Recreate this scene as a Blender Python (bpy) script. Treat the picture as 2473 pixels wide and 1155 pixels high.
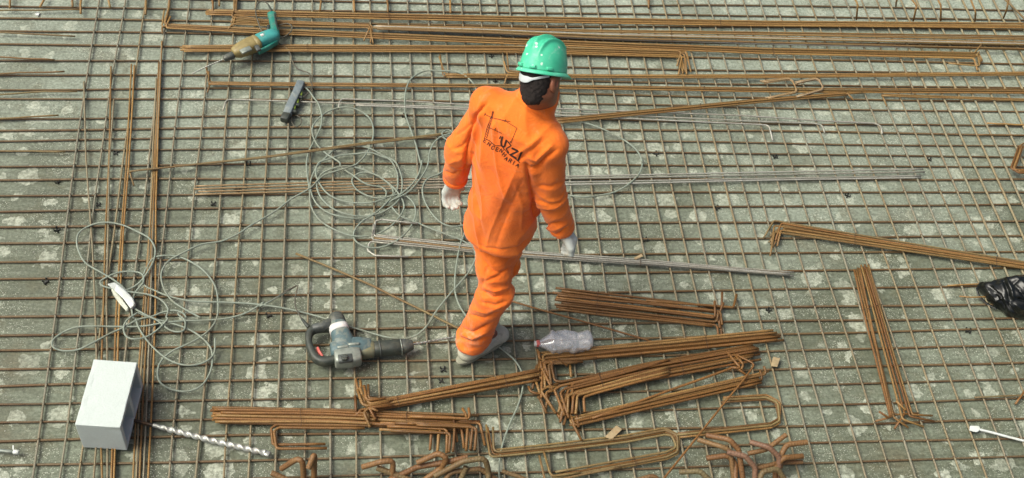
import bpy, bmesh, math, random
import numpy as np
from mathutils import Vector, Matrix

for o in list(bpy.data.objects):
    bpy.data.objects.remove(o)
scene = bpy.context.scene
COL = scene.collection
rng = random.Random(7)
nrng = np.random.default_rng(7)

# ------------------------------------------------------------------ camera
PW, PH = 2473, 1155                     # size of the photograph
FOC = 2906.08                           # focal length in photograph pixels
TILT, ROLL, YAW = (math.radians(a) for a in (51.242, 9.08, 12.116))
CAM = np.array([0.2088, -3.9828, 4.4878])
_fw = np.array([math.sin(YAW) * math.cos(TILT), math.cos(YAW) * math.cos(TILT), -math.sin(TILT)])
_rt = np.array([math.cos(YAW), -math.sin(YAW), 0.0])
_up = np.cross(_rt, _fw)
RX = math.cos(ROLL) * _rt + math.sin(ROLL) * _up
RY = -math.sin(ROLL) * _rt + math.cos(ROLL) * _up
cam_data = bpy.data.cameras.new('camera')
cam = bpy.data.objects.new('camera', cam_data)
COL.objects.link(cam)
cam.matrix_world = Matrix(((RX[0], RY[0], -_fw[0], CAM[0]), (RX[1], RY[1], -_fw[1], CAM[1]),
                           (RX[2], RY[2], -_fw[2], CAM[2]), (0, 0, 0, 1)))
cam_data.sensor_fit = 'HORIZONTAL'
cam_data.sensor_width = 36.0
cam_data.lens = FOC / PW * 36.0
cam_data.clip_start = 0.1
cam_data.clip_end = 500.0
scene.camera = cam

# ------------------------------------------------------------------ light: overcast day
world = bpy.data.worlds.new('World')
scene.world = world
world.use_nodes = True
wn = world.node_tree
bg = wn.nodes['Background']
sky = wn.nodes.new('ShaderNodeTexSky')
sky.sky_type = 'NISHITA'
sky.sun_disc = False
SUN_EL, SUN_AZ = math.radians(56), math.radians(-95)
sky.sun_elevation = SUN_EL
sky.sun_rotation = SUN_AZ
sky.air_density = 0.6
sky.dust_density = 9.0
sky.ozone_density = 0.3
wn.links.new(sky.outputs['Color'], bg.inputs['Color'])
bg.inputs['Strength'].default_value = 0.095
sun_d = bpy.data.lights.new('sun', 'SUN')
sun_d.energy = 1.5
sun_d.angle = math.radians(32)
sun_d.color = (0.93, 1.0, 0.88)
sun = bpy.data.objects.new('sun', sun_d)
COL.objects.link(sun)
_sd = Vector((math.sin(SUN_AZ) * math.cos(SUN_EL), math.cos(SUN_AZ) * math.cos(SUN_EL), math.sin(SUN_EL)))
sun.rotation_euler = _sd.to_track_quat('Z', 'Y').to_euler()
scene.view_settings.view_transform = 'Standard'
scene.view_settings.look = 'None'
scene.view_settings.exposure = 0.66
scene.view_settings.gamma = 1.0
scene.render.resolution_x, scene.render.resolution_y = 1024, 478


# ------------------------------------------------------------------ small helpers
def G(x, y, z):
    """photograph pixel -> point of the place at height z"""
    d = RX * ((x - PW / 2) / FOC) - RY * ((y - PH / 2) / FOC) + _fw
    return CAM + d * ((z - CAM[2]) / d[2])


S_ = 2.8875


def tile(ox, oy, pts):
    return [(ox + p[0] / S_, oy + p[1] / S_) + tuple(p[2:]) for p in pts]


def L1(*p): return tile(0, 0, p)
def L2(*p): return tile(0, 380, p)
def L3(*p): return tile(0, 755, p)
def M1(*p): return tile(600, 0, p)
def M2(*p): return tile(600, 380, p)
def M3(*p): return tile(600, 755, p)
def R1(*p): return tile(1200, 0, p)
def R2(*p): return tile(1200, 380, p)
def R3(*p): return tile(1200, 755, p)
def Q1(*p): return tile(1833, 0, p)
def Q2(*p): return tile(1833, 380, p)
def Q3(*p): return tile(1833, 755, p)


def lin(h):
    h = h.lstrip('#')
    out = []
    for i in (0, 2, 4):
        c = int(h[i:i + 2], 16) / 255
        out.append(c / 12.92 if c <= 0.04045 else ((c + 0.055) / 1.055) ** 2.4)
    return tuple(out) + (1.0,)


def tag(o, label, cat, group=None, kind=None):
    o['label'] = label
    o['category'] = cat
    if group:
        o['group'] = group
    if kind:
        o['kind'] = kind
    return o


def empty(name, loc=(0, 0, 0)):
    o = bpy.data.objects.new(name, None)
    o.empty_display_size = 0.05
    o.location = loc
    COL.objects.link(o)
    return o


def mesh_obj(name, verts, faces, mat=None, parent=None, smooth=True, uvs=None):
    me = bpy.data.meshes.new(name)
    me.from_pydata([tuple(map(float, v)) for v in verts], [], faces)
    if uvs is not None:
        ul = me.uv_layers.new(name='UVMap')
        ul.data.foreach_set('uv', np.asarray(uvs, dtype=np.float32).ravel())
    if smooth:
        me.polygons.foreach_set('use_smooth', [True] * len(me.polygons))
    me.update()
    o = bpy.data.objects.new(name, me)
    COL.objects.link(o)
    if mat:
        me.materials.append(mat)
    if parent:
        o.parent = parent
        o.matrix_parent_inverse = Matrix.Translation(-Vector(parent.location))
    return o


def from_bm(name, bm, mat=None, parent=None, smooth=True):
    me = bpy.data.meshes.new(name)
    bm.to_mesh(me)
    bm.free()
    if smooth:
        me.polygons.foreach_set('use_smooth', [True] * len(me.polygons))
    o = bpy.data.objects.new(name, me)
    COL.objects.link(o)
    if mat:
        me.materials.append(mat)
    if parent:
        o.parent = parent
        o.matrix_parent_inverse = Matrix.Translation(-Vector(parent.location))
    return o


def catmull(pts, step=0.02):
    P = np.asarray(pts, float)
    if len(P) < 3:
        return resample(P, step)
    P = np.vstack([2 * P[0] - P[1], P, 2 * P[-1] - P[-2]])
    out = []
    for i in range(1, len(P) - 2):
        p0, p1, p2, p3 = P[i - 1:i + 3]
        t0, t1 = 0.0, max(np.linalg.norm(p1 - p0), 1e-6) ** 0.5
        t2 = t1 + max(np.linalg.norm(p2 - p1), 1e-6) ** 0.5
        t3 = t2 + max(np.linalg.norm(p3 - p2), 1e-6) ** 0.5
        n = max(2, int(np.linalg.norm(p2 - p1) / step) + 1)
        for t in np.linspace(t1, t2, n, endpoint=False):
            a1 = (t1 - t) / (t1 - t0) * p0 + (t - t0) / (t1 - t0) * p1
            a2 = (t2 - t) / (t2 - t1) * p1 + (t - t1) / (t2 - t1) * p2
            a3 = (t3 - t) / (t3 - t2) * p2 + (t - t2) / (t3 - t2) * p3
            b1 = (t2 - t) / (t2 - t0) * a1 + (t - t0) / (t2 - t0) * a2
            b2 = (t3 - t) / (t3 - t1) * a2 + (t - t1) / (t3 - t1) * a3
            out.append((t2 - t) / (t2 - t1) * b1 + (t - t1) / (t2 - t1) * b2)
    out.append(P[-2])
    return np.array(out)


def resample(P, step):
    P = np.asarray(P, float)
    d = np.r_[0, np.cumsum(np.linalg.norm(np.diff(P, axis=0), axis=1))]
    n = max(2, int(d[-1] / step) + 1)
    s = np.linspace(0, d[-1], n)
    return np.stack([np.interp(s, d, P[:, i]) for i in range(3)], 1)


def fillet(pts, rad, seg=6):
    """polyline with its corners rounded like a bent bar"""
    P = [np.asarray(p, float) for p in pts]
    out = [P[0]]
    for i in range(1, len(P) - 1):
        a, b, c = P[i - 1], P[i], P[i + 1]
        u, v = a - b, c - b
        lu, lv = np.linalg.norm(u), np.linalg.norm(v)
        if lu < 1e-6 or lv < 1e-6:
            continue
        u, v = u / lu, v / lv
        ang = math.acos(max(-1, min(1, float(u @ v))))
        if ang > math.radians(170):
            out.append(b)
            continue
        d = min(rad / math.tan(ang / 2), lu * 0.48, lv * 0.48)
        p, q = b + u * d, b + v * d
        for k in range(seg + 1):
            t = k / seg
            out.append((1 - t) ** 2 * p + 2 * t * (1 - t) * b + t * t * q)
    out.append(P[-1])
    return np.array(out)


def tube(name, pts, r, mat, parent=None, sides=8, rib=0.0, pitch=0.009, caps=True):
    """round bar, cord or wire along a path; r may be one radius or one per point"""
    P = np.asarray(pts, float)
    keep = [0] + [i for i in range(1, len(P)) if np.linalg.norm(P[i] - P[i - 1]) > 1e-6]
    P = P[keep]
    if np.ndim(r):
        r = np.asarray(r)[keep]
    n = len(P)
    T = np.gradient(P, axis=0)
    T /= np.linalg.norm(T, axis=1)[:, None]
    ref = np.array([0, 0, 1.0]) if abs(T[0][2]) < 0.9 else np.array([1.0, 0, 0])
    N = np.cross(ref, T[0])
    N /= np.linalg.norm(N)
    ln = np.r_[0, np.cumsum(np.linalg.norm(np.diff(P, axis=0), axis=1))]
    rr = np.full(n, r) if np.ndim(r) == 0 else np.asarray(r)
    if rib:
        rr = rr * (1 + rib * (np.abs(((ln / pitch) % 1.0) - 0.5) * 4 - 1))
    ang = np.arange(sides) * 2 * math.pi / sides
    V = np.empty((n, sides, 3))
    for i in range(n):
        N = N - T[i] * (N @ T[i])
        N /= np.linalg.norm(N)
        B = np.cross(T[i], N)
        V[i] = P[i] + rr[i] * (np.cos(ang)[:, None] * N + np.sin(ang)[:, None] * B)
    faces, uvs = [], []
    for i in range(n - 1):
        a, b = i * sides, (i + 1) * sides
        for k in range(sides):
            k2 = (k + 1) % sides
            faces.append((a + k, a + k2, b + k2, b + k))
            uvs += [(ln[i], k / sides), (ln[i], (k + 1) / sides), (ln[i + 1], (k + 1) / sides), (ln[i + 1], k / sides)]
    if caps:
        faces.append(tuple(range(sides - 1, -1, -1)))
        uvs += [(0, 0)] * sides
        faces.append(tuple((n - 1) * sides + k for k in range(sides)))
        uvs += [(ln[-1], 0)] * sides
    return mesh_obj(name, V.reshape(-1, 3), faces, mat, parent, True, uvs)


# ------------------------------------------------------------------ materials
def new_mat(name):
    m = bpy.data.materials.new(name)
    m.use_nodes = True
    nt = m.node_tree
    b = nt.nodes['Principled BSDF']
    return m, nt, b


class NT:
    """tiny node builder"""
    def __init__(s, nt):
        s.nt = nt

    def n(s, t, **kw):
        x = s.nt.nodes.new(t)
        for k, v in kw.items():
            setattr(x, k, v)
        return x

    def link(s, a, b):
        s.nt.links.new(a, b)

    def val(s, sock, v):
        if hasattr(v, 'node'):
            s.link(v, sock)
        else:
            sock.default_value = v

    def math(s, op, a, b=0.0, clamp=False):
        x = s.n('ShaderNodeMath', operation=op, use_clamp=clamp)
        s.val(x.inputs[0], a)
        s.val(x.inputs[1], b)
        return x.outputs[0]

    def mix(s, f, a, b, mode='MIX'):
        x = s.n('ShaderNodeMix', data_type='RGBA', blend_type=mode)
        s.val(x.inputs[0], f)
        s.val(x.inputs[6], a)
        s.val(x.inputs[7], b)
        return x.outputs[2]

    def noise(s, vec, scale, detail=4.0, rough=0.55, dist=0.0, out='Fac'):
        x = s.n('ShaderNodeTexNoise')
        if vec is not None:
            s.link(vec, x.inputs['Vector'])
        x.inputs['Scale'].default_value = scale
        x.inputs['Detail'].default_value = detail
        x.inputs['Roughness'].default_value = rough
        x.inputs['Distortion'].default_value = dist
        return x.outputs[out]

    def ramp(s, f, stops, interp='LINEAR'):
        x = s.n('ShaderNodeValToRGB')
        x.color_ramp.interpolation = interp
        el = x.color_ramp.elements
        while len(el) < len(stops):
            el.new(0.5)
        for e, (p, c) in zip(el, stops):
            e.position = p
            e.color = c if len(c) == 4 else tuple(c) + (1,)
        s.link(f, x.inputs[0])
        return x.outputs[0]

    def step(s, f, lo, hi):
        x = s.n('ShaderNodeMapRange', interpolation_type='SMOOTHSTEP')
        s.val(x.inputs[0], f)
        x.inputs[1].default_value = lo
        x.inputs[2].default_value = hi
        return x.outputs[0]

    def scale(s, vec, sc):
        x = s.n('ShaderNodeVectorMath', operation='MULTIPLY')
        s.link(vec, x.inputs[0])
        x.inputs[1].default_value = sc
        return x.outputs[0]

    def bump(s, h, strength, dist, normal=None):
        x = s.n('ShaderNodeBump')
        s.val(x.inputs['Height'], h)
        x.inputs['Strength'].default_value = strength
        x.inputs['Distance'].default_value = dist
        if normal is not None:
            s.link(normal, x.inputs['Normal'])
        return x.outputs[0]


def obj_coord(t):
    return t.n('ShaderNodeTexCoord').outputs['Object']


def make_floor_mat():
    m, nt, b = new_mat('form_deck_concrete')
    t = NT(nt)
    co = obj_coord(t)
    # broad tone: grey, a little lighter and darker, grain drawn out along the deck
    big = t.noise(co, 1.3, 5, 0.6)
    grain = t.noise(t.scale(co, (2.0, 16.0, 1.0)), 3.0, 6, 0.65)
    fine = t.noise(co, 70.0, 3, 0.7)
    mott = t.noise(co, 9.0, 6, 0.62, 0.6)
    base = t.ramp(t.math('ADD', t.math('MULTIPLY', big, 0.45), t.math('MULTIPLY', grain, 0.55)),
                  [(0.30, lin('#484d3e')), (0.47, lin('#5b6152')), (0.60, lin('#6d7566')), (0.76, lin('#818a7b'))])
    # paler towards the far right, darker near the viewer, broken by broad noise
    sx = t.n('ShaderNodeSeparateXYZ')
    t.link(co, sx.inputs[0])
    dry = t.math('ADD', t.math('ADD', t.math('MULTIPLY', sx.outputs[1], 0.30), t.math('MULTIPLY', sx.outputs[0], 0.05)), t.math('MULTIPLY', t.math('SUBTRACT', big, 0.5), 1.2))
    far_pale_fac = t.step(dry, -0.35, 0.65)
    base = t.mix(t.math('MULTIPLY', far_pale_fac, 0.8), base, lin('#929c91'))
    base = t.mix(t.math('MULTIPLY', t.step(mott, 0.50, 0.70), 0.45), base, lin('#55543f'))
    base = t.mix(t.math('MULTIPLY', t.step(t.noise(co, 2.2, 4, 0.6), 0.55, 0.75), 0.45), base, lin('#5f5640'))
    # dried cement splashes
    wob = t.n('ShaderNodeVectorMath', operation='ADD')
    t.link(co, wob.inputs[0])
    nz = t.n('ShaderNodeTexNoise')
    t.link(co, nz.inputs['Vector'])
    nz.inputs['Scale'].default_value = 22.0
    nz.inputs['Detail'].default_value = 4.0
    off = t.n('ShaderNodeVectorMath', operation='MULTIPLY_ADD')
    t.link(nz.outputs['Color'], off.inputs[0])
    off.inputs[1].default_value = (0.10, 0.10, 0.0)
    off.inputs[2].default_value = (-0.05, -0.05, 0.0)
    t.link(off.outputs[0], wob.inputs[1])
    splash = None
    for sc, lo, ksel, seed in ((6.2, 0.25, 0.40, 0.0), (11.5, 0.27, 0.52, 3.7)):
        mp = t.n('ShaderNodeVectorMath', operation='ADD')
        t.link(wob.outputs[0], mp.inputs[0])
        mp.inputs[1].default_value = (seed, seed * 1.7, 0)
        v = t.n('ShaderNodeTexVoronoi', feature='F1', voronoi_dimensions='2D')
        t.link(mp.outputs[0], v.inputs['Vector'])
        v.inputs['Scale'].default_value = sc
        sep = t.n('ShaderNodeSeparateColor')
        t.link(v.outputs['Color'], sep.inputs[0])
        rad = t.math('MULTIPLY', t.step(sep.outputs[0], ksel, 1.0), lo * 1.5)
        d = t.math('SUBTRACT', rad, v.outputs['Distance'])
        msk = t.step(d, 0.0, 0.03)
        msk = t.math('MULTIPLY', msk, t.math('ADD', 0.35, t.math('MULTIPLY', sep.outputs[1], 0.65)))
        splash = msk if splash is None else t.math('MAXIMUM', splash, msk)
    inner = t.step(t.noise(co, 40.0, 4, 0.7), 0.36, 0.58)
    splash = t.math('MULTIPLY', splash, t.math('ADD', 0.35, t.math('MULTIPLY', inner, 0.65)))
    col = t.mix(t.math('MULTIPLY', t.math('MULTIPLY', splash, 0.7), t.math('SUBTRACT', 1.0, t.math('MULTIPLY', far_pale_fac, 0.45))), base, lin('#b9bfb0'))
    # scratches and smears
    sm = t.noise(t.scale(co, (5.0, 26.0, 1.0)), 1.6, 5, 0.7, 1.2)
    col = t.mix(t.math('MULTIPLY', t.step(sm, 0.58, 0.72), 0.3), col, lin('#9ea297'))
    # pale grit
    v2 = t.n('ShaderNodeTexVoronoi', feature='F1', voronoi_dimensions='2D')
    t.link(co, v2.inputs['Vector'])
    v2.inputs['Scale'].default_value = 165.0
    sp2 = t.n('ShaderNodeSeparateColor')
    t.link(v2.outputs['Color'], sp2.inputs[0])
    grit = t.math('MULTIPLY', t.step(t.math('SUBTRACT', t.math('MULTIPLY', t.step(sp2.outputs[0], 0.5, 1.0), 0.42), v2.outputs['Distance']), 0.0, 0.1),
                  t.step(t.noise(co, 4.0, 3, 0.6), 0.38, 0.62))
    col = t.mix(t.math('MULTIPLY', grit, 0.8), col, lin('#c4c8ba'))
    col = t.mix(0.6, col, t.ramp(fine, [(0.28, (0.14, 0.14, 0.11)), (0.72, (0.86, 0.86, 0.84))]), 'OVERLAY')
    t.link(col, b.inputs['Base Color'])
    b.inputs['Roughness'].default_value = 0.62
    rough = t.ramp(big, [(0.3, (0.45,) * 3), (0.7, (0.8,) * 3)])
    t.link(rough, b.inputs['Roughness'])
    h = t.math('ADD', t.math('MULTIPLY', splash, 0.8), t.math('ADD', t.math('MULTIPLY', grit, 0.6), t.math('MULTIPLY', fine, 0.5)))
    t.link(t.bump(h, 0.7, 0.003), b.inputs['Normal'])
    return m


def make_bar_mat(name, tones, rust, rust_amt, pitch=0.0075, rough=0.6, metal=0.0, rib=0.5, spot=None, half=None):
    """ribbed reinforcing bar; tones = per-bar colours, rust = stain colour"""
    m, nt, b = new_mat(name)
    t = NT(nt)
    co = obj_coord(t)
    rnd = t.n('ShaderNodeObjectInfo').outputs['Random']
    uv = t.n('ShaderNodeUVMap')
    sep = t.n('ShaderNodeSeparateXYZ')
    t.link(uv.outputs[0], sep.inputs[0])
    stops = [(i / max(1, len(tones) - 1), lin(c)) for i, c in enumerate(tones)]
    base = t.ramp(rnd, stops)
    pos = t.n('ShaderNodeVectorMath', operation='ADD')
    t.link(co, pos.inputs[0])
    cmb = t.n('ShaderNodeCombineXYZ')
    t.link(t.math('MULTIPLY', rnd, 37.0), cmb.inputs[2])
    t.link(cmb.outputs[0], pos.inputs[1])
    n1 = t.noise(pos.outputs[0], 4.5, 4, 0.65)
    n2 = t.noise(pos.outputs[0], 45.0, 3, 0.7)
    f = t.math('MULTIPLY', t.step(t.math('ADD', t.math('MULTIPLY', n1, 0.7), t.math('MULTIPLY', n2, 0.3)), 0.40, 0.62), rust_amt)
    col = t.mix(f, base, lin(rust))
    if half:                                   # one end of the bar has rusted, the other is still bright
        sx = t.n('ShaderNodeSeparateXYZ')
        t.link(co, sx.inputs[0])
        col = t.mix(t.math('SUBTRACT', 1.0, t.step(t.math('ADD', sx.outputs[0], t.math('MULTIPLY', n1, 0.5)), half[0], half[1])), col, lin(half[2]))
    ph = t.math('ADD', t.math('MULTIPLY', sep.outputs[0], 2 * math.pi / pitch), t.math('MULTIPLY', sep.outputs[1], 4 * math.pi))
    wave = t.math('ADD', t.math('MULTIPLY', t.math('SINE', ph), 0.5), 0.5)
    valley = t.math('MULTIPLY', t.math('SUBTRACT', 1.0, wave), rib * 0.5)
    col = t.mix(valley, col, t.mix(0.6, col, lin('#2d2114'), 'MULTIPLY'))
    n3 = t.noise(pos.outputs[0], 150.0, 2, 0.6)
    col = t.mix(t.math('MULTIPLY', t.step(n3, 0.50, 0.68), 0.55), col, t.mix(0.75, col, lin('#4a3016'), 'MULTIPLY'))
    if spot:
        col = t.mix(t.math('MULTIPLY', t.step(n2, 0.55, 0.68), 0.6), col, lin(spot))
    t.link(col, b.inputs['Base Color'])
    b.inputs['Roughness'].default_value = rough
    b.inputs['Metallic'].default_value = metal
    t.link(t.bump(wave, 0.5 * rib, 0.0012), b.inputs['Normal'])
    return m


MAT = {}
MAT['floor'] = make_floor_mat()
MAT['mesh_h'] = make_bar_mat('mesh_bar_cross', ['#65543a', '#705a38', '#766448', '#60523a'], '#5c3c1a', 0.6)
MAT['mesh_v'] = make_bar_mat('mesh_bar_long', ['#807d6a', '#8a7f62', '#868574', '#887f68', '#7b7d70'], '#7c6440', 0.40)
MAT['mesh_vt'] = make_bar_mat('mesh_bar_thick', ['#87826a', '#928766', '#848472'], '#846a44', 0.4, pitch=0.012)
MAT['rust'] = make_bar_mat('rusty_bar', ['#6c4a24', '#966c3a', '#7a5428', '#a2804c', '#664824', '#86602e'], '#633e18', 0.5, pitch=0.010, rib=0.75, rough=0.5)
MAT['ochre'] = make_bar_mat('ochre_bar', ['#8c6e3c', '#a6824a', '#745c34', '#a08452', '#7d6134', '#a88c56'], '#7c5226', 0.45, pitch=0.010, rib=0.75, rough=0.5)
MAT['silver'] = make_bar_mat('bright_bar', ['#b8b9ae', '#a4a498', '#c6c7be', '#98968a'], '#857a62', 0.35, rough=0.40, metal=0.3)
MAT['pink'] = make_bar_mat('half_rusted_bar', ['#98835f', '#a38a64', '#9c8e72', '#a69a84'], '#8a6236', 0.45, rough=0.5)
MAT['half'] = make_bar_mat('rusted_end_bar', ['#b2b3a8', '#a0a094', '#c2c3ba', '#98968a'], '#857a62', 0.35, rough=0.40, metal=0.3, half=(0.35, 1.25, '#98805c'))
MAT['olive'] = make_bar_mat('olive_bar', ['#7a6c48', '#8a7648', '#77704f', '#806238'], '#6b431c', 0.45)
MAT['thick'] = make_bar_mat('thick_rusty_bar', ['#7c5a32', '#866640', '#6e6444', '#7c5834'], '#623c1a', 0.5, pitch=0.013, rib=0.5)
MAT['thick_pink'] = make_bar_mat('pink_rusted_bar', ['#80624e', '#866852'], '#6c4a32', 0.5, pitch=0.013, rib=0.5)


def plain(name, col, rough=0.5, metal=0.0, var=0.25, scale=30.0, dirt=None, dirt_amt=0.5, bump=0.0, bscale=80.0, coat=0.0):
    """painted, plastic or metal surface with wear of its own"""
    m, nt, b = new_mat(name)
    t = NT(nt)
    co = obj_coord(t)
    n1 = t.noise(co, scale, 5, 0.65)
    c = lin(col)
    d = tuple(x * (1 - var) for x in c[:3]) + (1,)
    l = tuple(min(1, x * (1 + var)) for x in c[:3]) + (1,)
    out = t.ramp(n1, [(0.3, d), (0.7, l)])
    if dirt:
        n2 = t.noise(co, scale * 0.6, 6, 0.7, 0.5)
        out = t.mix(t.math('MULTIPLY', t.step(n2, 0.48, 0.66), dirt_amt), out, lin(dirt))
    t.link(out, b.inputs['Base Color'])
    b.inputs['Roughness'].default_value = rough
    b.inputs['Metallic'].default_value = metal
    b.inputs['Coat Weight'].default_value = coat
    if bump:
        t.link(t.bump(t.noise(co, bscale, 4, 0.6), bump, 0.002), b.inputs['Normal'])
    return m


MAT['wire'] = plain('tie_wire_steel', '#4a3420', 0.7)
MAT['cord_grey'] = plain('grey_cord', '#7f897c', 0.55, var=0.15, scale=14, dirt='#6f6a55', dirt_amt=0.4)
MAT['cord_dark'] = plain('dark_cord', '#4c4a40', 0.55, var=0.15, dirt='#7a735c', dirt_amt=0.5)
MAT['cord_brown'] = plain('brown_cord', '#7c7050', 0.6, var=0.15, dirt='#5a5340', dirt_amt=0.5)

# ------------------------------------------------------------------ the deck
ZH, ZV = 0.0088, 0.0168                   # heights of the two layers of mesh bars
TOP = 0.0212                              # where loose things lie
floor = mesh_obj('floor', [(-14, -14, 0), (18, -14, 0), (18, 16, 0), (-14, 16, 0), (-14, -14, -0.2), (18, -14, -0.2), (18, 16, -0.2), (-14, 16, -0.2)],
                 [(0, 1, 2, 3), (7, 6, 5, 4), (0, 4, 5, 1), (1, 5, 6, 2), (2, 6, 7, 3), (3, 7, 4, 0)], MAT['floor'], None, False)
floor['kind'] = 'structure'
floor['label'] = 'grey concrete splashed deck under the steel mesh'

# ------------------------------------------------------------------ the tied steel mesh
VB = {0: [(139, 749), (726, 748), (1049, 740)], 1: [(139, 802.6), (726, 803.6), (1049, 799)], 2: [(139, 852.8), (726, 858), (1049, 860)],
      3: [(139, 896), (726, 909), (1049, 920)], 4: [(139, 939.4), (383, 956.7), (726, 975), (1049, 993)], 5: [(139, 989.6), (726, 1027), (1049, 1047)],
      6: [(139, 1041.5), (726, 1076), (1049, 1099)], 7: [(139, 1079.7), (726, 1128), (1049, 1154)],
      -1: [(139, 702), (726, 683), (1049, 667.5)], -2: [(139, 659), (726, 622.5), (1049, 605)], -3: [(139, 608.7), (400, 592), (726, 568)],
      -4: [(152, 557), (400, 538.5), (726, 514), (1049, 480)], -5: [(80, 505), (381, 476), (726, 448), (1049, 424)], -6: [(83, 445), (400, 416), (726, 381)],
      -7: [(35, 403), (110, 385), (422, 357), (667, 327), (870, 306)], -8: [(0, 350), (139, 332), (380, 298), (650, 267)],
      -9: [(0, 300), (200, 270), (380, 239), (636, 208), (780, 196), (1155, 152)], -10: [(0, 230), (400, 173), (780, 137), (1155, 93)],
      8: [(963, 1202), (1049, 1209)], 9: [(692, 1230), (790, 1240), (963, 1252)], 10: [(692, 1281), (790, 1288), (963, 1307)],
      11: [(692, 1319), (790, 1326), (963, 1349)], 12: [(692, 1364), (790, 1375), (963, 1397)],
      13: [(381, 1373), (536, 1392), (692, 1409.5), (790, 1423), (963, 1442)], 14: [(381, 1421.6), (536, 1443), (692, 1465), (790, 1477), (963, 1498)],
      15: [(381, 1466.7), (536, 1494), (692, 1519), (790, 1536), (963, 1564)], 16: [(381, 1513.4), (536, 1541), (692, 1572), (790, 1588), (963, 1624)],
      17: [(381, 1565), (536, 1595), (692, 1629), (790, 1645), (963, 1680)], 18: [(381, 1608.7), (536, 1640), (692, 1678), (963, 1737)],
      19: [(381, 1652), (536, 1685), (692, 1719), (963, 1789)], 20: [(381, 1695), (536, 1731.6), (692, 1773), (963, 1830)],
      21: [(381, 1735), (536, 1775), (692, 1813)], 22: [(381, 1778), (536, 1818), (692, 1859), (963, 1921)],
      23: [(381, 1816), (692, 1897), (963, 1973)], 24: [(249, 1821), (381, 1864), (692, 1951), (963, 2034)], 25: [(249, 1868), (381, 1909), (692, 2003), (963, 2093)],
      26: [(249, 1911), (381, 1959), (692, 2063), (963, 2152)], 27: [(249, 1952), (381, 1999), (692, 2117), (963, 2209)], 28: [(249, 1996), (381, 2048), (692, 2164), (963, 2259)],
      29: [(249, 2044), (381, 2094.5), (692, 2210), (963, 2318)], 30: [(249, 2093), (381, 2153), (692, 2274), (963, 2377)], 31: [(249, 2134), (381, 2193), (595, 2285), (692, 2323), (963, 2434)],
      32: [(249, 2176), (381, 2236), (605, 2337)], 33: [(249, 2216), (381, 2278), (615, 2384)], 34: [(249, 2247), (381, 2307), (619, 2418)],
      35: [(249, 2280), (381, 2342), (626, 2460)], 36: [(249, 2321), (381, 2387)], 37: [(249, 2358), (381, 2418)], 38: [(249, 2403)]}
XA = [0, 620, 1110, 1370, 1833, 2473]
XB = [0, 640, 1240, 1833, 2473]
HB = [(XA, r) for r in ([406, 395.6, 393, 395.6, 400.8, 405], [435, 432, 432, 431, 433, 435.4], [475, 470, 466, 463, 464.8, 464.8], [515, 502, 498, 496, 499.5, 494.3],
                        [550, 543, 540, 537.6, 537.6, 535.8], [589.5, 582.6, 581, 575.7, 574, 570.5], [636, 624, 619, 614, 612, 608.6], [674, 669, 664, 662, 655, 646.7],
                        [719, 715, 712.5, 709, 700, 686.5], [761, 756.5, 754, 750.6, 743.6, 733],
                        [149, 145.5, 152, 162, 173, 181], [183, 180, 185, 194, 207, 215], [218, 211, 218, 225, 239, 248], [237, 239, 241, 249, 263, 274],
                        [293, 277, 275, 285, 300, 306], [320, 305, 306, 313, 315, 330], [343, 329, 331, 338, 346, 357], [367, 357, 355, 364, 372, 384],
                        [106, 114, 124, 132, 145, 159], [77, 82, 88, 96, 104, 112], [48, 52, 60, 66, 64, 69], [17, 26, 38, 44, 38, 45], [-12, 3, 11, 18, 36, 45.1], [-40, -26, -15, -5, 10, 22.5])]
HB = HB[:-3] + [(XA, [17, 25, 30, 33, 38, 46]), (XA, [-14, 2, 11, 18, 10, 22.5])]
HB += [(XB, r) for r in ([809, 800, 788, 777, 767], [847, 836, 826, 808.7, 791], [893.5, 878, 868, 850, 831], [931.6, 918, 911, 892, 873], [975, 964.5, 956, 937, 914],
                         [1020, 1011, 999, 985, 963], [1063, 1049, 1044, 1032, 1013], [1120, 1110, 1096, 1075, 1060], [1168, 1156, 1142, 1124, 1103])]

mesh_root = empty('rebar_mesh', (1.0, -0.3, 0.0))
tag(mesh_root, 'square grid of thin brown steel bars covering the whole deck', 'rebar mesh')
YLO, YHI, XLO, XHI = -3.0, 2.6, -2.4, 5.4


def straightish(P, amp, axis):
    """small bends a real bar has along its length"""
    n = len(P)
    s = np.linspace(0, 1, n)
    w = np.zeros(n)
    for k in range(1, 6):
        w += nrng.normal() * np.sin(2 * math.pi * (k * 1.7 * s + nrng.random())) / k
    P[:, axis] += amp * w
    return P


VX = {}
for k in range(-10, 47):
    pts = VB.get(k)
    ys = np.linspace(YLO, YHI, 70)
    if pts:
        W_ = np.array([G(x, y, ZV) for y, x in pts])
        W_ = W_[np.argsort(W_[:, 1])]
        m = W_[:, 0].mean()
        X = np.interp(ys, W_[:, 1], W_[:, 0])
        X = 0.3 * m + 0.7 * X
        VX[k] = m
    else:
        m = VX[k - 1] + 0.1 + rng.uniform(-.006, .006)
        VX[k] = m
        X = np.full(len(ys), m)
    ker = np.ones(9) / 9
    X = np.convolve(np.r_[[X[0]] * 4, X, [X[-1]] * 4], ker, 'valid')
    P = np.stack([X, ys, np.full(len(ys), ZV)], 1)
    straightish(P, 0.0026, 0)
    straightish(P, 0.0008, 2)
    thick = k >= 34
    r = 0.0060 if thick else rng.choice([0.0044, 0.0047, 0.0050])
    if thick:
        P[:, 2] += 0.002
    tube('long_bar', P, r, MAT['mesh_vt' if thick else 'mesh_v'], mesh_root)
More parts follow.
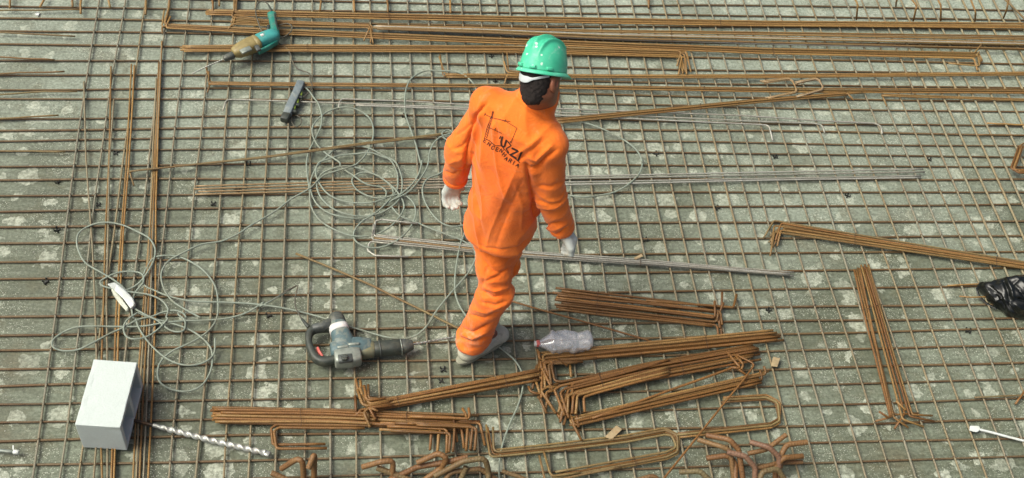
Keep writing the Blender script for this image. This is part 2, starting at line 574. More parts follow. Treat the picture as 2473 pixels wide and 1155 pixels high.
for xs, ys in HB:
    W_ = np.array([G(x, y, ZH) for x, y in zip(xs, ys)])
    X = np.linspace(XLO, XHI, 90)
    Y = np.interp(X, W_[:, 0], W_[:, 1])
    Y = 0.25 * W_[:, 1].mean() + 0.75 * Y
    ker = np.ones(11) / 11
    Y = np.convolve(np.r_[[Y[0]] * 5, Y, [Y[-1]] * 5], ker, 'valid')
    P = np.stack([X, Y, np.full(len(X), ZH)], 1)
    straightish(P, 0.0026, 1)
    tube('cross_bar', P, rng.choice([0.0047, 0.0050, 0.0054]), MAT['mesh_h'], mesh_root)
for j in range(22):
    yy = -1.86 - 0.1 * j if j < 10 else 1.46 + 0.1 * (j - 10)
    P = np.stack([np.linspace(XLO, XHI, 40), np.full(40, yy), np.full(40, ZH)], 1)
    straightish(P, 0.002, 1)
    tube('cross_bar', P, 0.0042, MAT['mesh_h'], mesh_root)

# ------------------------------------------------------------------ loose bars and tied bundles
def wobble(P, amp):
    n = len(P)
    s = np.linspace(0, 1, n)
    for ax in (0, 1):
        w = np.zeros(n)
        for k in range(1, 4):
            w += nrng.normal() * np.sin(2 * math.pi * (k * 0.8 * s + nrng.random())) / k
        P[:, ax] += amp * w
    return P


def bent(pts, z, rad=0.02, amp=0.0012, step=0.05):
    """pixel polyline (x, y[, extra height]) -> bar path with bent corners"""
    W_ = [G(p[0], p[1], z + (p[2] if len(p) > 2 else 0.0)) for p in pts]
    F = fillet(W_, rad)
    out = [F[0]]
    for a, b in zip(F[:-1], F[1:]):
        d = np.linalg.norm(b - a)
        k = max(1, int(d / step))
        for j in range(1, k + 1):
            out.append(a + (b - a) * j / k)
    return wobble(np.array(out), amp)


def bar(label, pts, r=0.0042, mat='ochre', z=None, rad=0.02, group=None, name='steel_bar', amp=0.0015):
    o = tube(name, bent(pts, (TOP + r) if z is None else z, rad, amp), r, MAT[mat])
    return tag(o, label, 'rebar', group)


def along(path, t):
    P = np.array([p[:2] for p in path], float)
    d = np.r_[0, np.cumsum(np.linalg.norm(np.diff(P, axis=0), axis=1))]
    s = t * d[-1]
    p = np.array([np.interp(s, d, P[:, 0]), np.interp(s, d, P[:, 1])])
    i = min(len(P) - 2, max(0, int(np.searchsorted(d, s)) - 1))
    u = P[i + 1] - P[i]
    u = u / np.linalg.norm(u)
    return p, u, np.array([-u[1], u[0]])


def bundle(label, path, n, w0, w1, r=0.0042, mat='ochre', base=None, hs=None, he=None, j0=6, j1=6, ties=(), layers=2,
           cross=0.12, group=None, mats=None, name='bar_bundle', extra=(), rad=0.018):
    """n bars side by side along a pixel path, widths in pixels; hs / he give the bent ends"""
    if base is None:
        base = TOP
    c, _, _ = along(path, 0.5)
    root = empty(name, tuple(G(c[0], c[1], base)))
    tag(root, label, 'bar bundle', group)
    for i in range(n):
        t0 = (i + 0.5) / n - 0.5 if n > 1 else 0.0
        t1 = t0 + rng.uniform(-cross, cross)
        z = base + r + (i % layers) * 1.75 * r
        pts = []
        m = len(path)
        for k, p in enumerate(path):
            f = k / (m - 1)
            _, u, nv = along(path, f if 0 < k < m - 1 else (0.001 if k == 0 else 0.999))
            q = np.array(p[:2], float) + nv * (w0 + (w1 - w0) * f) * (t0 + (t1 - t0) * f)
            if k == 0:
                q -= u * rng.uniform(-j0, j0)
            if k == m - 1:
                q += u * rng.uniform(-j1, j1)
            pts.append(tuple(q))
        if hs:
            h = hs[i % len(hs)]
            if h:
                pts = [(pts[0][0] + h[0] + rng.uniform(-6, 6), pts[0][1] + h[1] + rng.uniform(-9, 9), h[2])] + pts
        if he:
            h = he[i % len(he)]
            if h:
                pts = pts + [(pts[-1][0] + h[0] + rng.uniform(-5, 5), pts[-1][1] + h[1] + rng.uniform(-8, 8), h[2])]
        tube('bar', bent(pts, z, rad), r, MAT[mats[i % len(mats)] if mats else mat], root)
    for pts, dz in extra:
        tube('bar', bent(pts, base + r + dz, rad), r, MAT[mat], root)
    for f in ties:
        p, u, nv = along(path, f)
        w = (w0 + (w1 - w0) * f) / 2 + 3
        ring = []
        for a in np.linspace(0, 2 * math.pi, 17):
            q = p + nv * w * math.cos(a) + u * 1.5 * math.sin(a * 2)
            ring.append(G(q[0], q[1], base + r * (1 + layers * 0.85) + math.sin(a) * r * (1.2 + layers * 0.9)))
        tube('tie_wire', ring, 0.0013, MAT['wire'], root, sides=5)
    return root


BIG = 'long bar bundles at the far side'
bundle('topmost long thin bundle, running straight to the right edge', [(500, 30), (600, 32), (1240, 46), (1840, 57), (2500, 62)], 6, 12, 15, 0.0046, 'ochre', ties=(0.22, 0.62), group=BIG)
bundle('long bundle with an upturned hook at its left end, second from top', [(396, 63), (640, 75), (1240, 100), (1840, 123), (2358, 134)], 6, 12, 16, 0.0046, 'ochre',
       hs=[(10, -36, 0.02), (14, -26, 0.02), None, (-3, 22, 0.0)], he=[(10, 16, 0.0), (14, -14, 0.02), (8, 22, 0.0)], ties=(0.27, 0.75), group=BIG,
       extra=[([(2290, 153), (2366, 160), (2360, 134)], 0.008)])
bundle('hooked bundle of bars under the green drill handle', [(562, 48), (640, 55), (898, 64)], 6, 24, 8, 0.0042, 'ochre',
       hs=[(-4, 22, 0), (6, -8, 0.01), (-6, 18, 0)], he=[(-6, 30, 0), (-12, 26, 0), None, (4, 40, 0)], group=BIG, base=TOP + 0.004)
bundle('broad fanned bundle that starts at the bent hooks right of the drill', [(905, 66), (1200, 75), (1440, 85), (1840, 94), (2500, 108)], 11, 10, 34, 0.0046, 'ochre',
       mats=['ochre', 'ochre', 'olive', 'silver', 'ochre', 'olive', 'silver'], ties=(0.45,), group=BIG, base=TOP + 0.010, cross=0.2)
bundle('long bundle bent sharply down at its right end', [(440, 118), (600, 116), (1240, 118), (1650, 130)], 8, 15, 17, 0.0046, 'ochre',
       he=[(6, 42, 0), (-8, 40, 0), (10, 36, 0), (-2, 40, 0)], ties=(0.25, 0.7), group=BIG, j1=9)
bundle('long low bundle passing just right of the green helmet', [(1075, 183), (1236, 184), (1373, 184), (1840, 185), (2500, 178)], 4, 10, 9, 0.0042, 'ochre',
       hs=[(-8, -50, 0.02), None, (-4, -48, 0.02), None], ties=(0.8,), group=BIG)
bundle('three bent bar ends standing just left of the helmet', [(1226, 176), (1300, 182), (1372, 184)], 3, 14, 6, 0.0042, 'ochre', hs=[(-8, -40, 0.02), (-7, -36, 0.02), (-2, 26, 0.0)], group=BIG, base=TOP + 0.006)
bundle('thin long bundle hooked below the tip of the green drill bit', [(503, 201), (640, 203), (1240, 208), (1840, 218), (2500, 221)], 4, 5, 11, 0.0042, 'ochre',
       hs=[(-8, -38, 0.02), (2, -30, 0.01), (-4, 25, 0), None], ties=(0.6, 0.85), group=BIG)
BR = 'bright steel bars lying behind the worker'
bar('bright bar bent at its left end beside the power strip', [(538, 268), (546, 240), (640, 243), (1000, 256), (1160, 262), (1330, 271), (1840, 294), (1966, 298), (1986, 302), (1992, 322)], 0.0044, 'silver', rad=0.03, group=BR)
bar('bright bar hooked above the loose cable loop', [(817, 265), (822, 239), (1000, 245), (1160, 255), (1330, 262), (1800, 280), (1966, 291), (2113, 298), (2127, 304), (2131, 324)], 0.0044, 'silver', rad=0.03, group=BR)
bar('bright bar with a downturned end right of the worker', [(860, 254), (1160, 266), (1330, 278), (1833, 301), (1857, 303), (1866, 340)], 0.0044, 'silver', rad=0.03, group=BR, z=TOP + 0.010)
bundle('narrow bundle slanting up to the right behind the worker', [(1338, 293), (1840, 243), (2046, 226)], 4, 14, 7, 0.0044, 'ochre', ties=(0.5,), he=[None, (14, 18, 0), (30, -8, 0), None], base=TOP + 0.012)
bundle('pale open stirrups lying at the end of the slanting bundle', [(1840, 199), (1912, 190), (1926, 222), (1850, 238)], 3, 7, 5, 0.0036, 'pink', rad=0.03, base=TOP + 0.018, group='pale stirrups')
bundle('pale open stirrups nearest the right end of the slanting bundle', [(1925, 200), (1976, 189), (1990, 216), (1920, 236)], 3, 7, 5, 0.0036, 'pink', rad=0.03, base=TOP + 0.020, group='pale stirrups')
bundle('pair of brown bars hooked at the left, near the right edge', [(2128, 230), (2250, 234), (2500, 242)], 2, 7, 10, 0.0042, 'ochre', hs=[(6, 22, 0), None])
bundle('two long thin bars rising from the left bars to the cable coil', [(309, 414), (640, 380), (860, 350), (1090, 322)], 2, 4, 4, 0.0042, 'olive', hs=[(8, 44, 0), None], j1=25, base=TOP + 0.012)
bundle('long pale bundle running under the cable coil and behind the waist', [(474, 460), (640, 455), (1075, 443), (1366, 436), (1840, 427), (2228, 420)], 4, 26, 28, 0.0042, 'pink',
       mats=['half'], layers=1, cross=0.05, j1=9)
bundle('bright bundle hooked under the coil, passing behind the knee', [(898, 575), (1155, 602), (1270, 614), (1560, 634), (1912, 662)], 5, 22, 8, 0.0044, 'silver',
       mats=['silver', 'silver', 'pink'], hs=[None, (-6, -30, 0.01), None, (-2, -26, 0.01), None], ties=(0.64,),
       extra=[([(986, 620), (905, 617), (887, 605), (893, 584), (960, 582)], 0.0), ([(1010, 540), (925, 530), (907, 534), (903, 566)], 0.01)])
bundle('brown hooked bundle slanting down to the right edge above the black bag', [(1878, 548), (2060, 577), (2500, 646)], 8, 30, 16, 0.0048, 'olive',
       mats=['olive', 'rust', 'olive', 'ochre'], hs=[(-22, 40, 0), (-14, 46, 0), (-26, 30, 0), (-8, 52, 0)], ties=(0.3, 0.85), j0=16)
bundle('rusty bundle pointing at the viewer, splayed hooks at the near end', [(2080, 645), (2112, 770), (2172, 1005)], 9, 40, 62, 0.0050, 'rust', ties=(0.27,), j0=5, j1=10,
       mats=['rust', 'ochre', 'rust'], he=[(-28, -22, 0.03), (52, 8, 0), (58, 16, 0), (-20, 36, 0.01), (50, 22, 0), (-34, 12, 0), (60, 4, 0), (42, 34, 0)], cross=0.2, layers=3)
bundle('short rusty bundle with upturned ends, right of the knee', [(1345, 722), (1540, 742), (1733, 764)], 10, 56, 52, 0.0058, 'rust', ties=(0.25,), j0=14, j1=10,
       he=[(3, -36, 0.03), (4, 40, 0), (8, -30, 0.03), (2, 36, 0), None], layers=2,
       extra=[([(1560, 726), (1772, 743), (1779, 712)], 0.016)])
bundle('rusty bundle beside the crushed bottle, topmost of the three stacked', [(1308, 866), (1560, 842), (1878, 812)], 7, 32, 30, 0.0060, 'rust', ties=(0.14, 0.7),
       hs=[(-6, -18, 0.02), (4, 80, 0), (-4, 60, 0), (10, 52, 0)], j0=14, j1=16, layers=2, base=TOP + 0.002,
       extra=[(R3((700, 320), (430, 330), (420, 318), (495, 372)), 0.026), (R3((560, 330), (330, 345), (300, 345), (310, 385), (392, 545)), 0.016), (R3((560, 340), (345, 350), (328, 358), (362, 448)), 0.020),
              (R3((560, 350), (380, 358), (362, 368), (378, 500)), 0.022), (R3((600, 345), (400, 345), (382, 370), (405, 475), (440, 485), (900, 400)), 0.024), (R3((510, 360), (520, 450)), 0.010), (R3((300, 330), (290, 440), (320, 470)), 0.008)])
bundle('rusty bundle with many bent legs, middle of the three stacked', [(1362, 944), (1560, 898), (1822, 850)], 11, 44, 46, 0.0060, 'rust', ties=(0.2, 0.62),
       hs=[(-10, 62, 0), (-14, 74, 0), (6, 66, 0), (-24, 54, 0)], j0=30, j1=14, layers=3, base=TOP + 0.006,
       extra=[(R3((1200, 330), (445, 512), (400, 540), (470, 720)), 0.022), (R3((1150, 350), (480, 530), (440, 560), (500, 735)), 0.026), (R3((1200, 380), (565, 552), (500, 575), (495, 700)), 0.028),
              (R3((1200, 395), (605, 556), (535, 575), (525, 705)), 0.030), (R3((1200, 410), (640, 555), (562, 576), (552, 708)), 0.032), (R3((1200, 430), (690, 562), (605, 590), (612, 692)), 0.026),
              (R3((430, 520), (345, 520), (308, 545), (400, 690)), 0.012), (R3((400, 545), (350, 556), (338, 585), (412, 702)), 0.016), (R3((320, 568), (240, 560), (222, 512)), 0.006), (R3((300, 565), (272, 475)), 0.010),
              (R3((285, 585), (305, 612), (345, 702)), 0.008), (R3((420, 700), (440, 740)), 0.004)])
bundle('rusty bundle nearest the viewer of the three stacked', [(1378, 1020), (1600, 968), (1846, 912)], 6, 22, 44, 0.0058, 'rust', j0=10, j1=16, layers=2, base=TOP + 0.008,
       hs=[(20, 34, 0), None, (-12, -22, 0.01)], he=[None, (-6, -24, 0.02), None], cross=0.25,
       extra=[([(1430, 1010), (1600, 950), (1775, 886), (1802, 905)], 0.012), ([(1755, 848), (1790, 890), (1765, 888)], 0.02), ([(1772, 855), (1796, 880), (1790, 892)], 0.022)])
bundle('rusty bundle from the bottle end to the left, bent legs at its left end', [(886, 984), (1090, 946), (1306, 906)], 7, 22, 30, 0.0060, 'rust', ties=(0.18, 0.8),
       hs=[(-14, -56, 0.02), (16, 44, 0), (-18, -44, 0.03), (6, 36, 0), (-16, 14, 0)], j0=14, base=TOP + 0.010,
       extra=[(M3((1000, 610), (850, 640), (790, 570), (780, 470)), 0.020), (M3((980, 625), (830, 650), (795, 640), (760, 540)), 0.024), (M3((960, 600), (835, 612), (818, 590), (806, 510)), 0.026), (M3((940, 605), (850, 600), (836, 585), (835, 505)), 0.022),
              (M3((745, 580), (750, 700)), 0.004), (M3((1000, 640), (840, 668), (805, 690), (850, 800)), 0.028), (M3((1000, 650), (870, 660), (840, 660), (886, 746)), 0.030), (M3((850, 662), (905, 690)), 0.034)])
bundle('broad rusty bundle along the bottom with bent legs at its right end', [(520, 1003), (800, 1008), (1128, 1024)], 11, 40, 36, 0.0060, 'rust', ties=(0.34, 0.76), j0=18, j1=34,
       he=[None, (10, 52, 0), None], layers=2,
       extra=[(M3((860, 777), (1280, 795), (1265, 960)), 0.016), (M3((920, 770), (1340, 788), (1315, 970)), 0.019), (M3((910, 814), (1330, 832), (1322, 965)), 0.022), (M3((965, 794), (1385, 812), (1380, 980)), 0.025), (M3((1020, 772), (1440, 790), (1425, 970)), 0.028), (M3((990, 824), (1410, 842), (1400, 975)), 0.031), (M3((1110, 772), (1530, 790), (1520, 965)), 0.034), (M3((1145, 772), (1565, 790), (1545, 955)), 0.037), (M3((1170, 784), (1590, 802), (1578, 960)), 0.040), (M3((1115, 724), (1535, 742), (1490, 670)), 0.043), (M3((1128, 724), (1548, 742), (1536, 665)), 0.046),
              ([(900, 1028), (668, 1024), (655, 1034), (660, 1075), (672, 1076), (786, 1074)], 0.0), ([(880, 1034), (676, 1032), (662, 1042), (668, 1083), (680, 1084), (790, 1083)], 0.012)])
bundle('greenish brown stirrups folded back at their right end, bottom centre', [(1190, 1096), (1330, 1082), (1512, 1060), (1606, 1042), (1632, 1052), (1636, 1088), (1610, 1100), (1340, 1150)], 4, 22, 22, 0.0052, 'olive',
       mats=['olive', 'olive', 'rust'], hs=[(-12, -62, 0.01), (-4, -56, 0.01)], ties=(0.1, 0.75), rad=0.022, layers=2, j0=8, cross=0.1,
       extra=[([(1313, 1090), (1330, 1150), (1400, 1142)], 0.02), ([(1303, 1100), (1318, 1165), (1500, 1128)], 0.03)])
bundle('closed rectangular stirrups, rightmost at the bottom beside the thick bars', [(1750, 966), (1852, 960), (1878, 972), (1882, 1016), (1860, 1028), (1634, 1052)], 3, 16, 16, 0.0052, 'olive', rad=0.022, layers=2, j0=8, j1=10,
       mats=['rust', 'olive'], cross=0.05)
bar('single thin rusty bar slanting to the bottom edge, right of the stirrups', [(1778, 857), (1823, 880), (1795, 918), (1600, 1160), (1570, 1196)], 0.0045, 'rust', z=TOP + 0.045, rad=0.02)
bar('single brown bar slanting down to the worker boot', [(715, 612), (900, 690), (1130, 806)], 0.0052, 'olive', z=TOP + 0.006)
bar('single rusty bar slanting from the boot to the three stacked bundles', [(1225, 724), (1400, 775), (1582, 827)], 0.0046, 'rust', z=TOP + 0.005)

LB = 'loose bars running away from the viewer at the left'
bar('greyish loose bar nearest the left of the deck', [(203, 198), (208, 380), (223, 590), (231, 780), (238, 1000), (224, 1170)], 0.0042, 'mesh_v', group=LB)
bar('left one of the first close pair of loose bars', [(268, 161), (263, 380), (255, 560), (250, 726), (243, 1000), (248, 1170)], 0.0044, 'ochre', group=LB)
bar('right one of the first close pair of loose bars', [(275, 240), (266, 380), (262, 560), (256, 726), (257, 862), (260, 1170)], 0.0044, 'mesh_v', group=LB)
bar('left one of the second close pair, behind the white block', [(318, 156), (305, 400), (294, 553), (281, 755), (272, 1000), (268, 1170)], 0.0044, 'ochre', group=LB)
bar('right one of the second close pair, behind the white block', [(324, 158), (311, 400), (299, 553), (288, 755), (280, 1000), (275, 1170)], 0.0042, 'ochre', group=LB)
bar('first of the five loose bars right of the white block', [(386, 170), (372, 400), (361, 560), (344, 755), (331, 950), (321, 1170)], 0.0042, 'ochre', group=LB)
bar('second of the five loose bars right of the white block', [(378, 190), (368, 400), (362, 540), (350, 755), (338, 950), (329, 1170)], 0.0042, 'mesh_v', group=LB)
bar('third of the five loose bars right of the white block', [(384, 150), (375, 400), (366, 560), (357, 755), (346, 950), (338, 1170)], 0.0044, 'ochre', group=LB)
bar('fourth of the five loose bars right of the white block', [(389, 110), (379, 300), (373, 470), (364, 740), (355, 950), (346, 1170)], 0.0042, 'mesh_v', group=LB)
bar('fifth and last of the five loose bars right of the white block', [(392, 100), (384, 300), (377, 500), (374, 745), (366, 950), (356, 1170)], 0.0042, 'ochre', group=LB)
SB = 'short bar ends reaching in from the left edge'
for lab, a, b in (('topmost short bar end at the left edge', (-60, 27), (198, 23)), ('second short bar end from the top at the left edge', (-60, 75), (181, 88)),
                  ('third short bar end from the top at the left edge', (-60, 135), (132, 145)), ('fourth short bar end from the top at the left edge', (-60, 180), (156, 173)),
                  ('fifth short bar end from the top at the left edge', (-60, 231), (187, 220)), ('sixth short bar end from the top at the left edge', (-60, 289), (141, 279)),
                  ('lowest short bar end at the left edge, beside the grey loose bar', (-60, 364), (158, 367))):
    bar(lab, [a, b], 0.0042, 'olive', group=SB)
RB = 'short bar ends near the right edge'
bar('short bar end right of the splayed hooks', [(2354, 960), (2520, 953)], 0.0046, 'olive', group=RB)
bar('short bar tip just left of the black bag', [(2318, 717), (2400, 717)], 0.0036, 'ochre', group=RB)
bar('thin bar running under the top of the black bag', [(2287, 690), (2400, 684)], 0.0036, 'ochre', group=RB)
bar('bar bent upward at the right edge above the cable tie', [(2452, 976), (2478, 940)], 0.0050, 'rust', group=RB)
bar('bar end near the upper right edge, under the thick mesh bars', [(2383, 298), (2500, 303)], 0.0042, 'ochre', group=RB)
bar('second bar end near the upper right edge, under the thick mesh bars', [(2360, 326), (2500, 327)], 0.0042, 'ochre', group=RB)

# bent starter bars along the far edge
UP = 'bent bar ends along the far edge'
far = [(24, -12, 24, 20), (112, -10, 96, 17), (175, -14, 175, 17), (197, -10, 193, 33), (260, -12, 265, 18), (353, -14, 352, 35), (411, -14, 405, 50), (512, -20, 514, 28), (530, -14, 529, 14),
       (565, -16, 566, 30), (571, -16, 571, 34), (773, -16, 774, 26), (853, -14, 857, 28), (935, -14, 937, 30), (1087, -14, 1088, 32), (1568, -14, 1567, 20)]
for i, (x0, y0, x1, y1) in enumerate(far):
    bar('far edge bar end %s' % ['at the upper left corner', 'second from the upper left corner', 'third from the upper left corner', 'with its tip a little lower, fourth from the left',
        'fifth from the left', 'thin, sixth from the left', 'above the upturned hook of the second bundle', 'left of the drill cord loop', 'very short, left of the drill cord loop',
        'left one of the close pair beside the drill cord', 'right one of the close pair beside the drill cord', 'just right of the drill handle', 'second right of the drill handle',
        'third right of the drill handle', 'midway between drill and helmet', 'thin and dark, right of the helmet'][i],
        [(x0, y0, 0.0), (x1, y1, 0.0)], 0.0058, 'ochre', z=TOP + 0.01, group=UP)
for i, (x0, y0, x1, y1, x2, y2) in enumerate([(2062, -6, 2072, 12, 2069, 48), (2164, -14, 2165, 0, 2165, 16), (2198, -6, 2214, 14, 2206, 50), (2262, -8, 2272, 12, 2272, 50), (2342, -8, 2356, 28, 2354, 51), (2436, -10, 2434, 14, 2423, 43)]):
    bar('rusty upright bar tip %s of the six at the upper right' % ['first', 'second, shortest', 'third', 'fourth', 'fifth', 'last, leaning left'][i],
        [(x0, y0, 0.10), (x1, y1, 0.10), (x2, y2, 0.0)], 0.0055, 'ochre', z=TOP + 0.01, rad=0.02, group='upright bar tips at the upper right')
bar('long brown bar slanting across the upper right corner', [(2418, -10), (2500, 72)], 0.0055, 'olive', z=TOP + 0.02)
bundle('small orange stirrups at the right edge under the thick mesh bars', [(2466, 352), (2446, 408), (2462, 414), (2500, 414)], 4, 14, 12, 0.0048, 'rust', hs=[(12, -4, 0.0), None], rad=0.015, base=TOP + 0.02)


def thick(label, pts, r=0.0118, z=None, mat='thick', rad=0.035):
    W_ = [G(p[0], p[1], (TOP + r if z is None else z) + (p[2] if len(p) > 2 else 0)) for p in pts]
    F = resample(fillet(W_, rad, 10), 0.0032)
    if label.startswith('pink'):
        mat = 'thick_pink'
    o = tube('thick_bent_bar', F, r, MAT[mat], None, sides=12, rib=0.045, pitch=0.0128)
    return tag(o, label, 'rebar', 'thick bent bars along the bottom')


thick('short thick bar lying flat at the bottom edge, left of the tall hook', [(655, 1142, 0.02), (700, 1162, 0.0), (730, 1185, -0.01)])
thick('thick hooked bar, leftmost upright one at the bottom edge', [(680, 1132, 0.05), (730, 1100, 0.16), (734, 1160, 0.02), (735, 1190, 0.0)])
thick('thick hooked bar, second upright one at the bottom edge', [(745, 1132, 0.12), (760, 1092, 0.16), (758, 1165, 0.02), (757, 1190, 0.0)])
thick('thick hooked bar, leftmost of the tangled cluster', [(876, 1128, 0.05), (918, 1116, 0.10), (950, 1112, 0.10), (946, 1170, 0.0)])
thick('thick bar tangled over its leftmost neighbour', [(910, 1130, 0.06), (960, 1148, 0.04), (1010, 1168, 0.02), (1060, 1190, 0.0)])
thick('thick arched bar at the back of the tangled cluster', [(1008, 1118, 0.08), (1060, 1094, 0.13), (1080, 1108, 0.12), (1066, 1130, 0.06), (1010, 1170, 0.0)])
thick('thick bar curving low through the tangled cluster', [(940, 1160, 0.03), (1008, 1128, 0.05), (1090, 1114, 0.09), (1130, 1104, 0.10)])
thick('thick long arched bar at the right of the tangled cluster', [(1050, 1150, 0.04), (1120, 1114, 0.12), (1172, 1106, 0.13), (1180, 1140, 0.06), (1178, 1190, 0.0)])
thick('thick bar with a bright cut end in the tangled cluster', [(1126, 1128, 0.08), (1112, 1160, 0.03), (1104, 1190, 0.0)])
thick('thick lowest arch in the tangled cluster', [(1058, 1180, 0.0), (1090, 1140, 0.06), (1160, 1132, 0.06), (1200, 1160, 0.02), (1230, 1190, 0.0)], 0.0105)
thick('thin rusty bar end right of the tangled cluster', [(1212, 1138, 0.03), (1255, 1152, 0.02), (1300, 1172, 0.0)], 0.009)
thick('thick hooked bar, leftmost of the right cluster', [(1686, 1062, 0.06), (1740, 1078, 0.10), (1764, 1088, 0.09), (1772, 1160, 0.0)], 0.0105)
thick('thick hooked bar arching highest in the right cluster', [(1706, 1051, 0.10), (1762, 1062, 0.13), (1784, 1086, 0.10), (1796, 1170, 0.0)])
thick('thick dull hooked bar lying low in the right cluster', [(1706, 1107, 0.04), (1758, 1100, 0.06), (1776, 1120, 0.04), (1776, 1180, 0.0)])
thick('pinkish thick bar curving down through the right cluster', [(1756, 1092, 0.10), (1800, 1102, 0.10), (1824, 1130, 0.06), (1822, 1180, 0.0)])
thick('thick bar pointing right from the back of the right cluster', [(1806, 1096, 0.05), (1850, 1086, 0.07), (1899, 1050, 0.10)], 0.0105)
thick('pinkish thick bar hooked over the right end of the cluster', [(1812, 1068, 0.10), (1856, 1080, 0.12), (1882, 1104, 0.09), (1878, 1170, 0.0)])
thick('thick dark hooked bar at the right end of the cluster', [(1949, 1068, 0.10), (1900, 1074, 0.10), (1888, 1096, 0.08), (1884, 1130, 0.04)])
thick('thick mustard bar with its end to the right in the cluster', [(1938, 1102, 0.07), (1890, 1106, 0.09), (1874, 1130, 0.05), (1870, 1180, 0.0)])
thick('thick red brown bar lowest at the right of the cluster', [(1938, 1116, 0.04), (1880, 1118, 0.04), (1820, 1134, 0.03)], 0.010)
thick('thick bar in front of the right cluster, at the bottom edge', [(1640, 1140, 0.06), (1690, 1138, 0.08), (1712, 1158, 0.06), (1716, 1190, 0.0)])
thick('thick loop at the bottom edge, right of the front bar', [(1836, 1170, 0.06), (1838, 1140, 0.09), (1878, 1132, 0.09), (1896, 1160, 0.05), (1898, 1190, 0.0)])
thick('pale thick bar end at the bottom edge between the clusters', [(1540, 1160, 0.02), (1580, 1148, 0.03), (1602, 1175, 0.0)], 0.010)
#CORDS
def vnoise(P, scale, seed=0):
    Q = np.asarray(P) * scale + seed * 17.31
    I = np.floor(Q).astype(np.int64)
    Fr = Q - I
    Fr = Fr * Fr * (3 - 2 * Fr)

    def hsh(i, j, k):
        h = (i * 374761393 + j * 668265263 + k * 2147483647 + seed * 1013904223) & 0xffffffff
        h = ((h ^ (h >> 13)) * 1274126177) & 0xffffffff
        return ((h ^ (h >> 16)) & 0xffff) / 65535.0
    out = 0.0
    for a in (0, 1):
        for b in (0, 1):
            for c in (0, 1):
                w = (Fr[..., 0] if a else 1 - Fr[..., 0]) * (Fr[..., 1] if b else 1 - Fr[..., 1]) * (Fr[..., 2] if c else 1 - Fr[..., 2])
                out = out + w * hsh(I[..., 0] + a, I[..., 1] + b, I[..., 2] + c)
    return out



# ------------------------------------------------------------------ cords
def D1(*p): return [(440 + a / 3.725, b / 3.725) + tuple(r) for a, b, *r in p]
def H1(*p): return [(690 + a / 5.2512, 680 + b / 5.2512) + tuple(r) for a, b, *r in p]


def cord(label, pts, r, mat, z=None, group=None, lift=0.006, parent=None, name='extension_cord'):
    z0 = TOP + r if z is None else z
    n = len(pts)
    ph = rng.random() * 6
    W_ = [G(p[0], p[1], z0 + lift * (0.5 + 0.5 * math.sin(i * 1.9 + ph)) + (p[2] if len(p) > 2 else 0)) for i, p in enumerate(pts)]
    o = tube(name, catmull(W_, 0.012), r, MAT[mat], parent, sides=8)
    if parent is None:
        tag(o, label, 'cord', group)
    return o


GC = 'grey cords lying on the mesh'
coil = D1((1095, 775), (1150, 830), (1188, 885))
coil += M1((485, 720), (510, 800), (505, 880), (460, 980), (420, 1060), (405, 1140))
coil += M2((408, 100), (425, 230), (437, 340), (490, 430), (590, 500), (740, 550), (880, 540), (980, 490), (1050, 420), (1085, 350), (1070, 290), (1010, 210), (900, 130), (780, 80), (690, 62), (600, 75),
           (520, 110), (480, 165), (480, 220), (505, 280), (570, 345), (660, 390), (780, 412), (900, 395), (990, 350), (1045, 300), (1067, 240), (1072, 160), (1050, 80), (1010, 20))
coil += M1((935, 1095), (860, 1066), (760, 1072), (640, 1085), (560, 1110))
coil += M2((490, 40), (470, 110), (500, 190), (560, 260), (640, 300), (740, 318), (860, 315), (960, 285), (1030, 240), (1042, 150), (1030, 90), (990, 20))
coil += M1((930, 1080), (830, 1030), (720, 1018), (610, 1040), (545, 1095))
coil += M2((490, 50), (445, 130), (430, 200), (445, 270), (490, 340), (570, 392), (680, 420), (780, 425), (880, 390), (960, 320), (1010, 250), (990, 200), (900, 128), (800, 105), (740, 130), (722, 165),
           (745, 215), (810, 260), (900, 285), (1000, 270), (1070, 255), (1125, 290), (1160, 340), (1165, 400), (1140, 470), (1080, 545), (1000, 600), (900, 632), (820, 625), (760, 595), (735, 560), (740, 510),
           (790, 450), (870, 400), (960, 330), (1040, 275), (1120, 210), (1170, 150), (1200, 80), (1210, 20))
coil += M1((1205, 1140), (1165, 1000), (1130, 900), (1095, 800), (1090, 720), (1100, 620), (1140, 545), (1230, 497), (1350, 495), (1480, 512), (1560, 572), (1600, 640))
coil += [(1200, 262), (1300, 286)] + R1((580, 850), (700, 885), (820, 940), (920, 1000), (990, 1070), (1015, 1130))
coil += R2((1018, 20), (1000, 100), (940, 170), (840, 235), (720, 265), (600, 278), (480, 265))
coil += [(1290, 478), (1230, 505), (1170, 540)] + M2((1490, 475), (1430, 485), (1350, 460), (1270, 380), (1220, 280), (1215, 210), (1250, 150), (1330, 115))
coil += [(1085, 404), (1120, 395), (1150, 380)]
cord('grey cord wound into the coil left of the worker and looping behind him', coil, 0.0043, 'cord_grey', group=GC, lift=0.010)
ring = M2((300, 290), (430, 215), (520, 130), (600, 100), (700, 70))
ring += M1((760, 1140), (830, 1060), (868, 960), (868, 880), (840, 820), (760, 765), (680, 748), (600, 760), (520, 800), (450, 880), (445, 930), (480, 1010), (540, 1070), (640, 1140))
ring += M2((640, 60), (720, 120), (830, 190), (930, 210), (960, 240), (958, 275))
cord2 = M2((0, 485), (180, 380))
left = L2((1400, 1120), (1290, 1060), (1200, 1000), (1150, 930), (1125, 850), (1130, 790), (1180, 720), (1270, 670), (1400, 610), (1560, 580), (1700, 510))
low = L3((1114, 484), (1100, 400), (1130, 330), (1200, 270), (1330, 210), (1400, 170), (1480, 105), (1500, 60))
cord('grey cord from the left tangle up to the small ring above the coil', left + cord2 + ring, 0.0043, 'cord_grey', group=GC, lift=0.008, z=TOP + 0.010)
